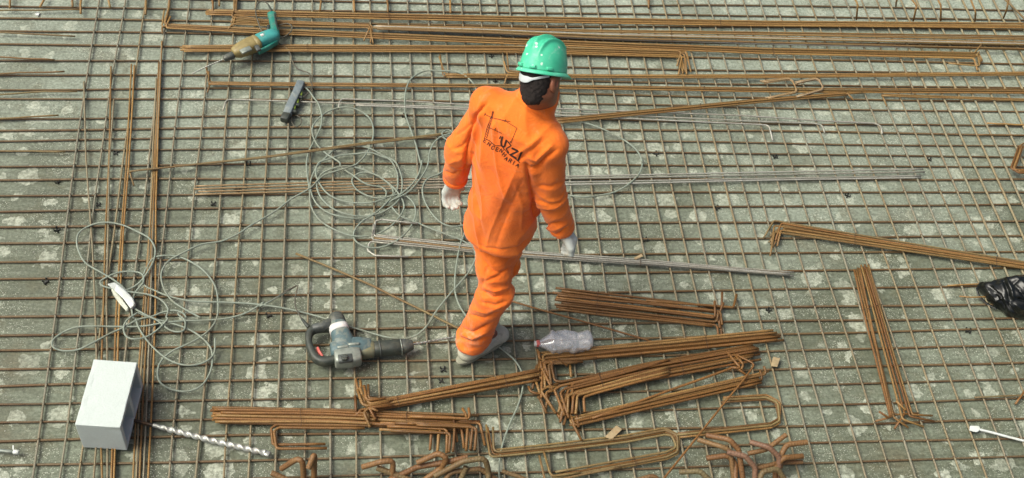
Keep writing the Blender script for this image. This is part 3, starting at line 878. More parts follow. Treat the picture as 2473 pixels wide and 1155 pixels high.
s3 = M2((1000, 350), (1060, 410), (1160, 450), (1280, 500), (1400, 545), (1490, 580), (1560, 630), (1585, 690), (1550, 780), (1480, 870), (1400, 960), (1320, 1060), (1260, 1150))
s3 += M3((1290, 30), (1230, 110), (1160, 165), (1080, 183), (980, 175), (880, 150), (780, 120), (690, 95)) + M2((550, 1130), (430, 1095), (260, 1055), (100, 1030))
s3 += L2((1730, 1020), (1530, 1010), (1350, 1005), (1180, 970), (1080, 930), (1010, 895), (1000, 830), (1030, 760), (1075, 700), (1160, 685), (1250, 695), (1350, 740), (1440, 810), (1500, 900), (1520, 1000), (1512, 1120))
s3 += L3((1470, 110), (1400, 170), (1330, 210), (1200, 270), (1130, 330), (1100, 400), (1114, 484), (1180, 530), (1290, 550), (1390, 520), (1450, 450), (1480, 350), (1470, 250), (1400, 170), (1300, 110), (1180, 70), (1060, 40), (960, 0))
cord('grey cord passing under the big drill into the left tangle', s3, 0.0043, 'cord_grey', group=GC, lift=0.008)
s8 = L3((1500, 180), (1490, 290), (1430, 345), (1330, 368), (1220, 350), (1120, 290), (1030, 200), (970, 110), (940, 40)) + L2((930, 1120), (910, 1010), (870, 920), (800, 860), (700, 800), (600, 740), (555, 670), (535, 590), (550, 530),
      (600, 490), (680, 460), (760, 455), (860, 475), (960, 520), (1040, 565), (1080, 630), (1075, 710), (1030, 800), (960, 885), (880, 925), (780, 915), (710, 893), (700, 868), (740, 838), (830, 803), (930, 797), (990, 815), (1000, 870), (940, 950), (930, 1040), (1000, 1090), (1100, 1140))
s8 += L3((1180, 120), (1240, 135), (1280, 125), (1290, 60), (1240, 10))
cord('grey cord looping round the white scrap in the left tangle', s8, 0.0043, 'cord_grey', group=GC, lift=0.008, z=TOP + 0.012)
s6 = M2((335, 895), (210, 970), (80, 1040)) + L2((1840, 1010), (1740, 1075), (1600, 1120)) + L3((1400, 55), (1280, 58), (1150, 70), (1000, 95), (800, 98), (650, 95), (520, 105), (420, 150), (365, 200), (370, 240), (430, 265), (540, 260), (640, 215), (760, 150), (860, 105), (960, 50))
s6 += L2((1060, 1110), (1140, 1080), (1220, 1068), (1280, 1090), (1300, 1120))
cord('grey cord with the dark bare end, widest loop of the left tangle', s6, 0.0042, 'cord_grey', group=GC, lift=0.006, z=TOP + 0.008)
s9 = L2((880, 935), (1050, 962), (1130, 1000), (1172, 1060), (1160, 1120)) + L3((1170, 40), (1110, 110), (1020, 170), (930, 185), (880, 165), (862, 110), (880, 60), (960, 0))
cord('short grey loop in the middle of the left tangle', s9, 0.0042, 'cord_grey', group=GC, lift=0.006, z=TOP + 0.018)
s4 = M2((1258, 0), (1245, 70), (1190, 160), (1110, 245), (1000, 300)) 
s4 = M1((1440, 1000), (1360, 960), (1350, 930), (1390, 905), (1420, 925), (1350, 950), (1290, 1000), (1255, 1100)) + s4
cord('grey cord with a small twist at the worker left elbow', s4, 0.0040, 'cord_grey', group=GC, lift=0.006, z=TOP + 0.015)
s5 = M2((1515, 510), (1480, 600), (1455, 720), (1440, 850), (1445, 960), (1480, 1050), (1520, 1110)) + M3((1580, 120), (1660, 190), (1745, 240)) + R3((60, 275), (130, 340), (175, 420), (180, 520), (150, 640), (80, 800), (30, 960), (15, 1080), (20, 1200))
cord('grey cord running under the boot down to the bottom edge', s5, 0.0043, 'cord_grey', group=GC, lift=0.004)

# ------------------------------------------------------------------ tools and small things
def loft(name, path, a, b, mat, parent=None, n=20, pw=2.6, up=(0, 0, 1), caps=True, rot=None, round_ends=True):
    """superellipse sections along a path; a = half width across, b = half height (towards up)"""
    P = np.asarray(path, float)
    m = len(P)
    a = np.full(m, a, float) if np.ndim(a) == 0 else np.asarray(a, float)
    b = np.full(m, b, float) if np.ndim(b) == 0 else np.asarray(b, float)
    if round_ends:
        T0 = (P[0] - P[1]) / np.linalg.norm(P[0] - P[1])
        T1 = (P[-1] - P[-2]) / np.linalg.norm(P[-1] - P[-2])
        e0, e1 = min(a[0], b[0]) * 0.22, min(a[-1], b[-1]) * 0.22
        P = np.vstack([P[0] + T0 * e0, P[0] + T0 * e0 * 0.7, P, P[-1] + T1 * e1 * 0.7, P[-1] + T1 * e1])
        a = np.r_[a[0] * 0.72, a[0] * 0.9, a, a[-1] * 0.9, a[-1] * 0.72]
        b = np.r_[b[0] * 0.72, b[0] * 0.9, b, b[-1] * 0.9, b[-1] * 0.72]
        m = len(P)
        if rot is not None:
            rot = np.r_[rot[0], rot[0], rot, rot[-1], rot[-1]]
    T = np.gradient(P, axis=0)
    T /= np.linalg.norm(T, axis=1)[:, None]
    up = np.asarray(up, float)
    th = np.arange(n) * 2 * math.pi / n
    cx = np.sign(np.cos(th)) * np.abs(np.cos(th)) ** (2 / pw)
    cy = np.sign(np.sin(th)) * np.abs(np.sin(th)) ** (2 / pw)
    V = []
    for i in range(m):
        N = np.cross(up, T[i])
        N /= np.linalg.norm(N)
        U = np.cross(T[i], N)
        aa = rot[i] if rot is not None else 0.0
        c1, s1 = math.cos(aa), math.sin(aa)
        for k in range(n):
            x, y = cx[k] * a[i], cy[k] * b[i]
            x, y = x * c1 - y * s1, x * s1 + y * c1
            V.append(P[i] + N * x + U * y)
    F = []
    for i in range(m - 1):
        for k in range(n):
            k2 = (k + 1) % n
            F.append((i * n + k, i * n + k2, (i + 1) * n + k2, (i + 1) * n + k))
    if caps:
        F.append(tuple(range(n - 1, -1, -1)))
        F.append(tuple((m - 1) * n + k for k in range(n)))
    return mesh_obj(name, V, F, mat, parent)


def gp(pts, z):
    return [G(p[0], p[1], z + (p[2] if len(p) > 2 else 0.0)) for p in pts]


MAT['teal'] = plain('teal_tool_plastic', '#237a6c', 0.42, var=0.18, scale=25, dirt='#8a8f78', dirt_amt=0.45)
MAT['tealblue'] = plain('tealblue_tool_plastic', '#3f938f', 0.42, var=0.15, scale=25, dirt='#8f8a6c', dirt_amt=0.45)
MAT['tan'] = plain('tan_gear_case', '#8d7f52', 0.5, var=0.18, scale=30, dirt='#6a5c38', dirt_amt=0.5)
MAT['black'] = plain('black_rubber', '#343a34', 0.5, var=0.25, scale=40, dirt='#5c5b4c', dirt_amt=0.4)
MAT['darkgrey'] = plain('dark_grey_plastic', '#474c49', 0.48, var=0.2, scale=35, dirt='#70705f', dirt_amt=0.45)
MAT['steel'] = plain('worn_steel', '#a9aca4', 0.35, metal=0.7, var=0.2, scale=60, dirt='#6e5a3e', dirt_amt=0.4)
MAT['blue'] = plain('blue_grey_tool_case', '#4f6568', 0.55, var=0.25, scale=34, dirt='#85887a', dirt_amt=0.7)
MAT['alu'] = plain('dusty_aluminium', '#8d948a', 0.45, metal=0.35, var=0.2, scale=35, dirt='#5d6a66', dirt_amt=0.5)
MAT['label'] = plain('worn_paper_label', '#d5d6d2', 0.6, var=0.1, scale=40, dirt='#b98d7c', dirt_amt=0.7)
MAT['red'] = plain('faded_red_plastic', '#c8665c', 0.5, var=0.15)
MAT['white'] = plain('white_plastic', '#ccd2ce', 0.45, var=0.06, scale=20, dirt='#b9b7a6', dirt_amt=0.3)
MAT['slate'] = plain('grey_blue_strip_plastic', '#6b7679', 0.5, var=0.18, scale=40, dirt='#8f948a', dirt_amt=0.5)
MAT['lime'] = plain('lime_socket_plastic', '#8fa83c', 0.5, var=0.15)
MAT['wood'] = plain('raw_pine', '#a08e6c', 0.7, var=0.18, scale=45, dirt='#8a6a42', dirt_amt=0.4)
MAT['foam'] = plain('white_foam_scrap', '#d3d6c8', 0.7, var=0.10, scale=25, dirt='#a99c78', dirt_amt=0.5)
MAT['block'] = plain('pale_cement_block', '#bec8c4', 0.95, var=0.05, scale=160, dirt='#a9b2ac', dirt_amt=0.15, bump=0.6, bscale=140)

# green drill, lying on its side on the far bundles
dz = 0.085
drill = empty('green_drill', tuple(G(605, 108, 0.04)))
tag(drill, 'teal drill with a tan gear case and long bit, lying on the far bundles', 'drill')
loft('motor_housing', gp(D1((640, 400), (700, 372), (770, 345), (835, 322), (850, 316)), dz), [0.036, 0.039, 0.040, 0.037, 0.030], [0.034, 0.037, 0.038, 0.034, 0.028], MAT['tealblue'], drill, pw=3.0)
loft('gear_case', gp(D1((462, 475), (500, 462), (560, 435), (620, 408), (668, 388)), dz), [0.025, 0.036, 0.041, 0.043, 0.042], [0.024, 0.033, 0.037, 0.039, 0.038], MAT['tan'], drill, pw=2.8)
loft('name_plate', gp(D1((530, 470), (570, 452), (615, 434)), dz + 0.034), [0.016] * 3, [0.006] * 3, MAT['alu'], drill, pw=5)
loft('case_collar', gp(D1((655, 398), (676, 389)), dz), 0.0445, 0.041, MAT['tan'], drill, pw=2.8)
ck = loft('chuck', gp(D1((378, 530), (400, 520), (430, 508), (455, 497)), dz - 0.006), [0.013, 0.017, 0.018, 0.019], [0.013, 0.017, 0.018, 0.019], MAT['darkgrey'], drill)
bitp = resample(np.array(gp(D1((92, 663, -0.035), (230, 595, -0.015), (378, 532, 0)), dz - 0.008)), 0.004)
loft('drill_bit', bitp, np.full(len(bitp), 0.0042), np.full(len(bitp), 0.0028), MAT['steel'], drill, n=10, pw=2, rot=np.linspace(0, 45, len(bitp)))
hd = loft('handle', gp(D1((842, 330), (836, 280), (822, 225), (812, 170), (806, 128)), dz), [0.024, 0.022, 0.020, 0.021, 0.024], [0.020, 0.019, 0.018, 0.019, 0.020], MAT['teal'], drill)
loft('back_grip', gp(D1((858, 338), (854, 285), (843, 225), (833, 175), (826, 140)), dz), [0.010] * 5, [0.018] * 5, MAT['black'], drill)
loft('trigger', gp(D1((778, 238), (774, 265), (778, 288)), dz), 0.010, 0.012, MAT['black'], drill)
loft('handle_rib', gp(D1((690, 470), (770, 432), (852, 382)), dz - 0.012), 0.008, 0.016, MAT['teal'], drill, pw=3)
loft('vent', gp(D1((667, 415), (692, 455)), dz + 0.030), 0.012, 0.007, MAT['darkgrey'], drill, pw=4)
loft('badge', gp(D1((706, 322), (732, 312)), dz + 0.036), 0.008, 0.004, MAT['label'], drill, pw=4)
dcord = gp(D1((805, 112), (785, 55), (740, 16), (700, 16), (668, 55), (664, 130), (688, 210), (725, 290), (770, 300), (830, 260), (880, 226), (950, 214), (990, 242), (972, 292), (920, 330), (866, 350)), dz - 0.015)
dcord += gp(D1((866, 384), (930, 430), (975, 490), (990, 550), (1040, 620), (1145, 663), (1150, 720), (1170, 785), (1130, 840), (1080, 890), (1045, 935)), TOP + 0.012)
tube('power_cord', catmull(dcord, 0.012), 0.0036, MAT['cord_dark'], drill, sides=7)
sr = catmull(gp(D1((808, 128), (800, 90), (778, 48)), dz - 0.008), 0.01)
tube('cord_sleeve', sr, np.linspace(0.0075, 0.0045, len(sr)), MAT['black'], drill)

def sub(root, part, *kids):
    """make parts into pieces of another part of the same thing"""
    ch = {c.name.split('.')[0]: c for c in root.children}
    for k in kids:
        for c in [c for c in root.children if c.name.split('.')[0] == k]:
            c.parent = ch[part]
            c.matrix_parent_inverse = Matrix.Identity(4)


sub(drill, 'handle', 'trigger', 'back_grip', 'cord_sleeve')
sub(drill, 'chuck', 'drill_bit')
sub(drill, 'gear_case', 'name_plate')
sub(drill, 'motor_housing', 'vent', 'badge')

# power strip
zs = TOP + 0.020
strip = empty('power_strip', tuple(G(708, 245, TOP)))
tag(strip, 'dusty grey power strip with lime sockets, lying near the coiled cord', 'power strip')
loft('body', gp(D1((1068, 748), (1030, 840), (985, 930), (945, 1025)), zs), 0.021, 0.019, MAT['slate'], strip, pw=6)
loft('end_cap', gp(D1((940, 1036), (918, 1082)), zs - 0.004), 0.021, 0.018, MAT['black'], strip, pw=5)
for a, b in (((1072, 838), (1066, 868)), ((1042, 905), (1034, 935)), ((1014, 960), (1006, 990))):
    loft('socket', gp(D1(a, b), zs - 0.006), 0.006, 0.011, MAT['lime'], strip, pw=5)
for a in ((1056, 872), (1028, 940), (998, 1000)):
    loft('socket_frame', gp(D1(a, (a[0] - 6, a[1] + 14)), zs - 0.004), 0.020, 0.012, MAT['black'], strip, pw=5)
tube('plug_cord', catmull(gp(D1((985, 1045), (990, 1110), (1030, 1140), (1070, 1110), (1060, 1060), (1015, 1030)), TOP + 0.004), 0.01), 0.0028, MAT['cord_dark'], strip, sides=6)

# big rotary hammer
hz = 0.074
ham = empty('rotary_hammer', tuple(G(840, 835, TOP)))
tag(ham, 'heavy blue grey rotary hammer with a black loop handle, beside the boot', 'rotary hammer')
loft('motor_housing', gp(H1((655, 545), (680, 620), (706, 700), (735, 790), (760, 860)), hz), [0.038, 0.041, 0.043, 0.050, 0.052], [0.042, 0.044, 0.046, 0.046, 0.044], MAT['blue'], ham, pw=2.7)
loft('end_cap', gp(H1((638, 440), (645, 480), (656, 545)), hz), [0.030, 0.036, 0.0395], [0.034, 0.040, 0.043], MAT['darkgrey'], ham, pw=2.5)
loft('maker_label', gp(H1((668, 585), (690, 655)), hz), 0.0425, 0.0455, MAT['label'], ham, pw=2.6, round_ends=False)
loft('gear_housing', gp(H1((590, 890), (680, 880), (800, 868), (930, 850), (1070, 838)), hz - 0.008), [0.034, 0.046, 0.048, 0.044, 0.036], [0.044, 0.050, 0.050, 0.046, 0.038], MAT['blue'], ham, pw=3.4)
loft('side_plate', gp(H1((640, 985), (740, 975), (850, 962), (935, 950)), hz + 0.010), [0.034, 0.037, 0.037, 0.034], [0.034, 0.035, 0.035, 0.033], MAT['alu'], ham, pw=5)
for q in ((800, 800, 930, 790), (660, 838, 790, 822)):
    loft('case_rib', gp(H1(q[:2], q[2:]), hz + 0.040), 0.006, 0.006, MAT['alu'], ham, pw=3)
loft('mode_knob_recess', gp(H1((672, 985), (840, 968)), hz + 0.0365), 0.020, 0.012, MAT['darkgrey'], ham, pw=3)
kp = np.array(G(*H1((748, 975))[0], hz + 0.046))
loft('mode_knob', [kp, kp + np.array([0, 0, 0.010])], 0.014, 0.014, MAT['black'], ham, up=(0, 1, 0))
loft('mode_pointer', [kp + np.array([-0.011, 0.003, 0.014]), kp + np.array([0.011, -0.003, 0.014])], 0.0035, 0.004, MAT['darkgrey'], ham)
loft('barrel_case', gp(H1((950, 880), (1030, 868), (1110, 860)), hz - 0.006), [0.037, 0.036, 0.034], [0.038, 0.036, 0.034], plain('greasy_barrel_case', '#6a6c58', 0.5, var=0.25, scale=40, dirt='#8a8258', dirt_amt=0.5), ham)
loft('barrel', gp(H1((1110, 862), (1190, 852), (1330, 840), (1450, 830)), hz - 0.008), [0.033, 0.032, 0.033, 0.034], [0.033, 0.032, 0.033, 0.034], MAT['black'], ham)
for x, y in ((1105, 862), (1192, 852), (1462, 828)):
    loft('ring', gp(H1((x - 7, y + 1), (x + 7, y - 1)), hz - 0.008), 0.0345, 0.0345, MAT['alu'] if x > 1400 else MAT['darkgrey'], ham, round_ends=False)
loft('nose', gp(H1((1478, 826), (1540, 815), (1600, 802)), hz - 0.010), [0.032, 0.028, 0.022], [0.032, 0.028, 0.022], MAT['darkgrey'], ham)
bp = resample(np.array(gp(H1((1604, 800), (2240, 690, -0.03)), hz - 0.012)), 0.004)
loft('drill_bit', bp, np.full(len(bp), 0.0066), np.full(len(bp), 0.0042), MAT['steel'], ham, n=10, pw=2, rot=np.linspace(0, 40, len(bp)))
hp = catmull(gp(H1((600, 575), (480, 585), (370, 605), (308, 650), (290, 740), (318, 860), (385, 975), (470, 1015), (560, 1010), (650, 985)), hz - 0.004), 0.012)
tt = np.linspace(0, 1, len(hp))
loft('loop_handle', hp, np.interp(tt, [0, .2, .35, .5, .7, .85, 1], [.022, .018, .017, .015, .018, .020, .018]), np.interp(tt, [0, .3, .5, .8, 1], [.028, .024, .022, .024, .026]), MAT['black'], ham)
loft('handle_bridge', gp(H1((345, 600), (450, 580), (570, 540)), hz + 0.006), [0.016, 0.019, 0.022], [0.022, 0.024, 0.030], MAT['darkgrey'], ham, pw=3)
loft('trigger', gp(H1((405, 850), (430, 905), (470, 960)), hz + 0.004), 0.006, 0.014, MAT['red'], ham)
loft('cord_sleeve', gp(H1((290, 580), (250, 530), (205, 475)), hz - 0.01), [0.009, 0.007, 0.005], [0.009, 0.007, 0.005], MAT['black'], ham)
tube('power_cord', catmull(gp(H1((205, 475), (160, 400), (128, 330), (120, 230), (136, 130), (155, 50)), TOP + 0.020), 0.012), 0.0030, MAT['cord_dark'], ham, sides=7)
tube('hanging_strap', catmull(gp(H1((252, 660), (262, 740), (258, 830), (250, 900)), TOP + 0.010), 0.012), 0.0022, MAT['black'], ham, sides=6)
sub(ham, 'loop_handle', 'trigger', 'cord_sleeve', 'hanging_strap')
sub(ham, 'side_plate', 'mode_knob_recess', 'mode_knob', 'mode_pointer')
sub(ham, 'nose', 'drill_bit')
sub(ham, 'barrel', 'ring')
tube('cord_end', catmull(gp(M2((335, 895), (270, 930), (200, 975), (130, 1012)), TOP + 0.014), 0.012), 0.0040, MAT['cord_dark'], None, sides=7)
tag(bpy.data.objects['cord_end'], 'dark stub of cord left of the rotary hammer handle', 'cord')


def grid_block(name, L, Wd, Hh, mat):
    """hollow block: cells in length, width and height with two deep cavities open to one side"""
    xs = [-L / 2, -L / 2 + 0.024, -0.012, 0.012, L / 2 - 0.024, L / 2]
    ys = [-Wd / 2, Wd / 2 - 0.022, Wd / 2]  # last strip: added wall closing the cavities, keeps light out of them
    zs_ = [0, 0.022, Hh - 0.022, Hh]

    def solid(i, j, k):
        return 0 <= i < 5 and 0 <= j < 2 and 0 <= k < 3 and not (i in (1, 3) and j == 0 and k == 1)
    bm = bmesh.new()
    vc = {}

    def v(x, y, z):
        k = (round(x, 5), round(y, 5), round(z, 5))
        if k not in vc:
            vc[k] = bm.verts.new(k)
        return vc[k]
    for i in range(5):
        for j in range(2):
            for k in range(3):
                if not solid(i, j, k):
                    continue
                lo_, hi_ = (xs[i], ys[j], zs_[k]), (xs[i + 1], ys[j + 1], zs_[k + 1])
                for a in range(3):
                    for sgn in (0, 1):
                        nb_ = [i, j, k]
                        nb_[a] += 1 if sgn else -1
                        if solid(*nb_):
                            continue
                        b, c = (a + 1) % 3, (a + 2) % 3
                        q = []
                        for ub, uc in ((0, 0), (1, 0), (1, 1), (0, 1)):
                            p = [0, 0, 0]
                            p[a] = (hi_ if sgn else lo_)[a]
                            p[b] = (hi_ if ub else lo_)[b]
                            p[c] = (hi_ if uc else lo_)[c]
                            q.append(v(*p))
                        bm.faces.new(q if sgn else q[::-1])
    bmesh.ops.recalc_face_normals(bm, faces=bm.faces)
    es = [e for e in bm.edges if len(e.link_faces) == 2 and e.calc_face_angle(0) > 0.5]
    bmesh.ops.bevel(bm, geom=es, offset=0.0035, segments=2, affect='EDGES', profile=0.6)
    bmesh.ops.triangulate(bm, faces=bm.faces[:])
    for _ in range(2):
        bmesh.ops.subdivide_edges(bm, edges=[e for e in bm.edges if e.calc_length() > 0.022], cuts=1)
        bmesh.ops.triangulate(bm, faces=[f for f in bm.faces if len(f.verts) > 3])
    for q in bm.verts:
        P_ = np.array(q.co)[None]
        edge = min(abs(abs(q.co.x) - L / 2), 1) < 0.006 or abs(q.co.z - Hh) < 0.006
        n_ = float(vnoise(P_, 60, 2)[0]) - 0.5
        chip_ = max(0.0, float(vnoise(P_, 40, 5)[0]) - 0.62) * 0.010 if edge else 0.0
        c_ = Vector((0, 0, Hh / 2)) - q.co
        q.co += c_.normalized() * chip_ + Vector((n_, n_, n_)) * 0.0006
    return from_bm(name, bm, mat, None, False)


BZ = 0.185
c0, c1, c2, c3 = (G(x, y, TOP + BZ) for x, y in ((180, 1022), (291, 1037), (328, 880), (229, 863)))
ax = (c3 + c2 - c0 - c1) / 2
wd = (np.linalg.norm(c1 - c0) + np.linalg.norm(c2 - c3)) / 2
blk = grid_block('concrete_block', float(np.linalg.norm(ax)), float(wd), BZ, MAT['block'])
ctr = (c0 + c1 + c2 + c3) / 4
blk.location = (ctr[0], ctr[1], TOP)
blk.rotation_euler = (0, 0, math.atan2(ax[1], ax[0]))
tag(blk, 'pale hollow cement block lying on its side on the mesh', 'block')

# long masonry bit beside the block
sb = empty('masonry_bit', tuple(G(480, 1055, TOP)))
tag(sb, 'long spiral masonry bit lying right of the cement block', 'drill bit')
tube('shank', resample(np.array(gp([(312, 1012), (340, 1020), (372, 1028)], TOP + 0.012)), 0.01), 0.0075, plain('oily_shank', '#4a4238', 0.4, metal=0.5, dirt='#7a5a3a', dirt_amt=0.6), sb, sides=12)
fp = resample(np.array(gp([(370, 1027), (430, 1043), (540, 1071), (640, 1094)], TOP + 0.013)), 0.003)
ff = np.linspace(0, 1, len(fp))
MAT['bit'] = plain('pale_flute_steel', '#b7bab2', 0.4, metal=0.45, var=0.2, scale=50, dirt='#8a6f58', dirt_amt=0.35)
loft('flutes', fp, 0.0135 * np.interp(ff, [0, .15, 1], [.60, 1, 1]), 0.0085 * np.interp(ff, [0, .15, 1], [0.9, 1, 1]), MAT['bit'], sb, n=14, pw=2.2, rot=ff * len(fp) * 0.003 / 0.036 * math.pi)
loft('carbide_tip', gp([(640, 1094), (651, 1098)], TOP + 0.013), 0.013, 0.007, MAT['steel'], sb)


def prism(name, px, z0, th, mat, label, cat, parent=None, jitter=0.0, bevel=0.003, taper=0.85):
    """irregular piece: outline in pixels, its own thickness, rounded edges"""
    c = np.mean(np.array(px), axis=0)
    top = [G(*(c + (np.array(p) - c) * taper), z0 + th + rng.uniform(-1, 1) * jitter) for p in px]
    bot = [G(p[0], p[1], z0) for p in px]
    bm = bmesh.new()
    vt = [bm.verts.new(p) for p in top]
    vb = [bm.verts.new(p) for p in bot]
    bm.faces.new(vt)
    bm.faces.new(vb[::-1])
    n = len(px)
    for i in range(n):
        bm.faces.new((vb[i], vb[(i + 1) % n], vt[(i + 1) % n], vt[i]))
    bmesh.ops.recalc_face_normals(bm, faces=bm.faces)
    bmesh.ops.bevel(bm, geom=bm.edges[:], offset=bevel, segments=2, affect='EDGES')
    o = from_bm(name, bm, mat, parent, False)
    if label:
        tag(o, label, cat)
    return o


# torn white scrap in the cord tangle: two leaves of a broken piece
sc = empty('foam_scrap', tuple(G(290, 718, TOP)))
tag(sc, 'broken white scrap lying inside the left cord tangle', 'scrap')
prism('scrap_top', L2(*[(845 + (a_ - 845) * 1.25, 978 + (b_ - 978) * 1.1) for a_, b_ in ((765, 892), (812, 880), (868, 925), (918, 990), (930, 1032), (905, 1060), (858, 990), (800, 930))]), TOP + 0.012, 0.030, MAT['white'], None, None, sc, 0.006)
prism('scrap_side', L2((765, 894), (795, 925), (850, 985), (905, 1062), (892, 1086), (838, 1030), (790, 965)), TOP + 0.002, 0.026, MAT['foam'], None, None, sc, 0.006)

WB = 'small wood offcuts'
for lab, px in (('pale wood offcut right of the bent bundle legs at the bottom', R3((750, 868), (835, 785), (876, 815), (800, 890))),
                ('small wood offcut near the right ends of the stacked bundles', Q3((82, 375), (98, 308), (150, 318), (128, 382))),
                ('narrow wood offcut touching the bright bundle', R2((955, 700), (1010, 672), (1022, 690), (965, 718)))):
    prism('wood_offcut', px, TOP, 0.016, MAT['wood'], lab, 'offcut', None, 0.001, 0.0015, 0.95)['group'] = WB

# cable tie, wall plug
ct = empty('cable_tie', tuple(G(2400, 1045, TOP)))
tag(ct, 'white plastic cable tie at the right edge', 'cable tie')
prism('head', Q3((1464, 825), (1470, 788), (1535, 790), (1548, 815), (1520, 838)), TOP, 0.014, MAT['white'], None, None, ct, 0.0, 0.002, 0.9)
tube('strap', catmull(gp(Q3((1530, 815), (1620, 836), (1740, 868), (1848, 895), (1960, 915)), TOP + 0.007), 0.01), 0.0055, MAT['white'], ct)
pl = empty('wall_plug', tuple(G(15, 1092, TOP)))
tag(pl, 'white plastic wall plug at the left edge, below the block', 'wall plug')
loft('body', gp(L3((-60, 955), (20, 965), (95, 972)), TOP + 0.008), 0.007, 0.007, MAT['alu'], pl)
loft('collar', gp(L3((95, 972), (128, 975)), TOP + 0.008), 0.009, 0.009, MAT['white'], pl)
prism('wing', L3((86, 925), (97, 925), (97, 958), (86, 958)), TOP, 0.004, MAT['white'], None, None, pl, 0, 0.0008)
chip = prism('white_chip', L1((240, 95), (262, 82), (280, 92), (268, 112), (250, 110)), 0.002, 0.008, MAT['white'], 'small white chip near the upper left corner', 'scrap', None, 0.001, 0.001)

# ---- plastic spacers
MAT['spacer'] = plain('black_spacer_plastic', '#20221e', 0.5, var=0.2)
SPM = None


def spacer_mesh():
    bm = bmesh.new()

    def bxx(x0, x1, y0, y1, z0, z1, ang=0.0):
        r = bmesh.ops.create_cube(bm, size=1.0)
        for q in r['verts']:
            x, y, z = (q.co.x + .5) * (x1 - x0) + x0, (q.co.y + .5) * (y1 - y0) + y0, (q.co.z + .5) * (z1 - z0) + z0
            q.co = Vector((x * math.cos(ang) - y * math.sin(ang), x * math.sin(ang) + y * math.cos(ang), z))
    for k in range(4):
        a = k * math.pi / 2
        bxx(0.003, 0.014, -0.0022, 0.0022, 0.0, 0.006, a)
        bxx(0.010, 0.0145, -0.0035, 0.0035, 0.0055, 0.016, a)
    bxx(-0.0045, 0.0045, -0.0045, 0.0045, 0.0, 0.008)
    bmesh.ops.bevel(bm, geom=bm.edges[:], offset=0.0008, segments=1, affect='EDGES')
    me = bpy.data.meshes.new('spacer')
    bm.to_mesh(me)
    bm.free()
    me.materials.append(MAT['spacer'])
    return me


SPM = spacer_mesh()
for x, y, lab in ((140, 441, 'black spacer by the left edge, level with the long hooked thin bars'), (238, 495, 'black spacer just left of the first loose pair'), (138, 557, 'black spacer at the left, above the widest cord loop'),
                  (112, 681, 'black spacer at the left, level with the white scrap'), (515, 493, 'black spacer just below the left end of the pale bundle'), (573, 460, 'black spacer under the left part of the pale bundle'),
                  (600, 397, 'black spacer below the two thin rising bars'), (650, 762, 'black spacer left of the rotary hammer cord'), (280, 370, 'black spacer between the left loose pairs'),
                  (1187, 136, 'black spacer left of the green helmet, upper one'), (1196, 197, 'black spacer behind the worker left shoulder'), (1585, 372, 'black spacer right of the cord bend beside the worker'),
                  (1732, 503, 'black spacer below the pale bundle, left of the brown hooks'), (1558, 580, 'black spacer just above the narrow wood offcut'), (1872, 380, 'black spacer above the right part of the pale bundle'),
                  (2244, 386, 'black spacer near the right end of the pale bundle'), (2046, 473, 'black spacer below the right part of the pale bundle'), (1856, 750, 'black spacer right of the short rusty bundle'),
                  (2338, 800, 'black spacer below the black bag'), (1070, 893, 'broken black spacer below the boot, upper one'), (1065, 920, 'broken black spacer below the boot, lower one'), (978, 282, 'black spacer inside the tall cord loop')):
    o = bpy.data.objects.new('rebar_spacer', SPM)
    COL.objects.link(o)
    p = G(x, y, 0.004)
    o.location = (p[0], p[1], 0.0005)
    o.rotation_euler = (rng.uniform(-.2, .2), rng.uniform(-.2, .2), rng.uniform(0, 3))
    sc_ = rng.uniform(0.85, 1.1)
    o.scale = (sc_, sc_, sc_)
    tag(o, lab, 'spacer', 'small black rebar spacers')

# ---- tie knots on the mesh (wire too small to pick apart)
kv, kf = [], []
vobj = [o for o in mesh_root.children if o.name.startswith('long_bar')]
hobj = [o for o in mesh_root.children if o.name.startswith('cross_bar')]


def knot(c, ang, rr):
    m, kk = 10, 4
    i0 = len(kv)
    ux, uy = math.cos(ang), math.sin(ang)
    for i in range(m):
        a = 2 * math.pi * i / m
        cx_, cz_ = rr * math.cos(a), rr * 0.9 * math.sin(a)
        for j in range(kk):
            b_ = 2 * math.pi * j / kk
            q = rr + 0.0014 * math.cos(b_)
            w_ = 0.0014 * math.sin(b_)
            kv.append((c[0] + ux * q * math.cos(a) - uy * w_, c[1] + uy * q * math.cos(a) + ux * w_, c[2] + q * 0.95 * math.sin(a)))
    for i in range(m):
        for j in range(kk):
            kf.append((i0 + i * kk + j, i0 + ((i + 1) % m) * kk + j, i0 + ((i + 1) % m) * kk + (j + 1) % kk, i0 + i * kk + (j + 1) % kk))


hxy = []
for o in hobj:
    co = np.empty(len(o.data.vertices) * 3)
    o.data.vertices.foreach_get('co', co)
    c = co.reshape(-1, 8, 3).mean(axis=1)
    hxy.append(c)
for o in vobj:
    co = np.empty(len(o.data.vertices) * 3)
    o.data.vertices.foreach_get('co', co)
    c = co.reshape(-1, 8, 3).mean(axis=1)
    for hc in hxy:
        if rng.random() > 0.6:
            continue
        x = np.interp(hc[:, 1].mean(), c[:, 1], c[:, 0])
        y = np.interp(x, hc[:, 0], hc[:, 1])
        x = np.interp(y, c[:, 1], c[:, 0])
        knot((x, y, (ZH + ZV) / 2 + 0.0005), rng.choice([0.78, 2.35]) + rng.uniform(-.25, .25), 0.0085)
kn = mesh_obj('tie_knots', kv, kf, MAT['wire'], mesh_root)
kn['kind'] = 'stuff'

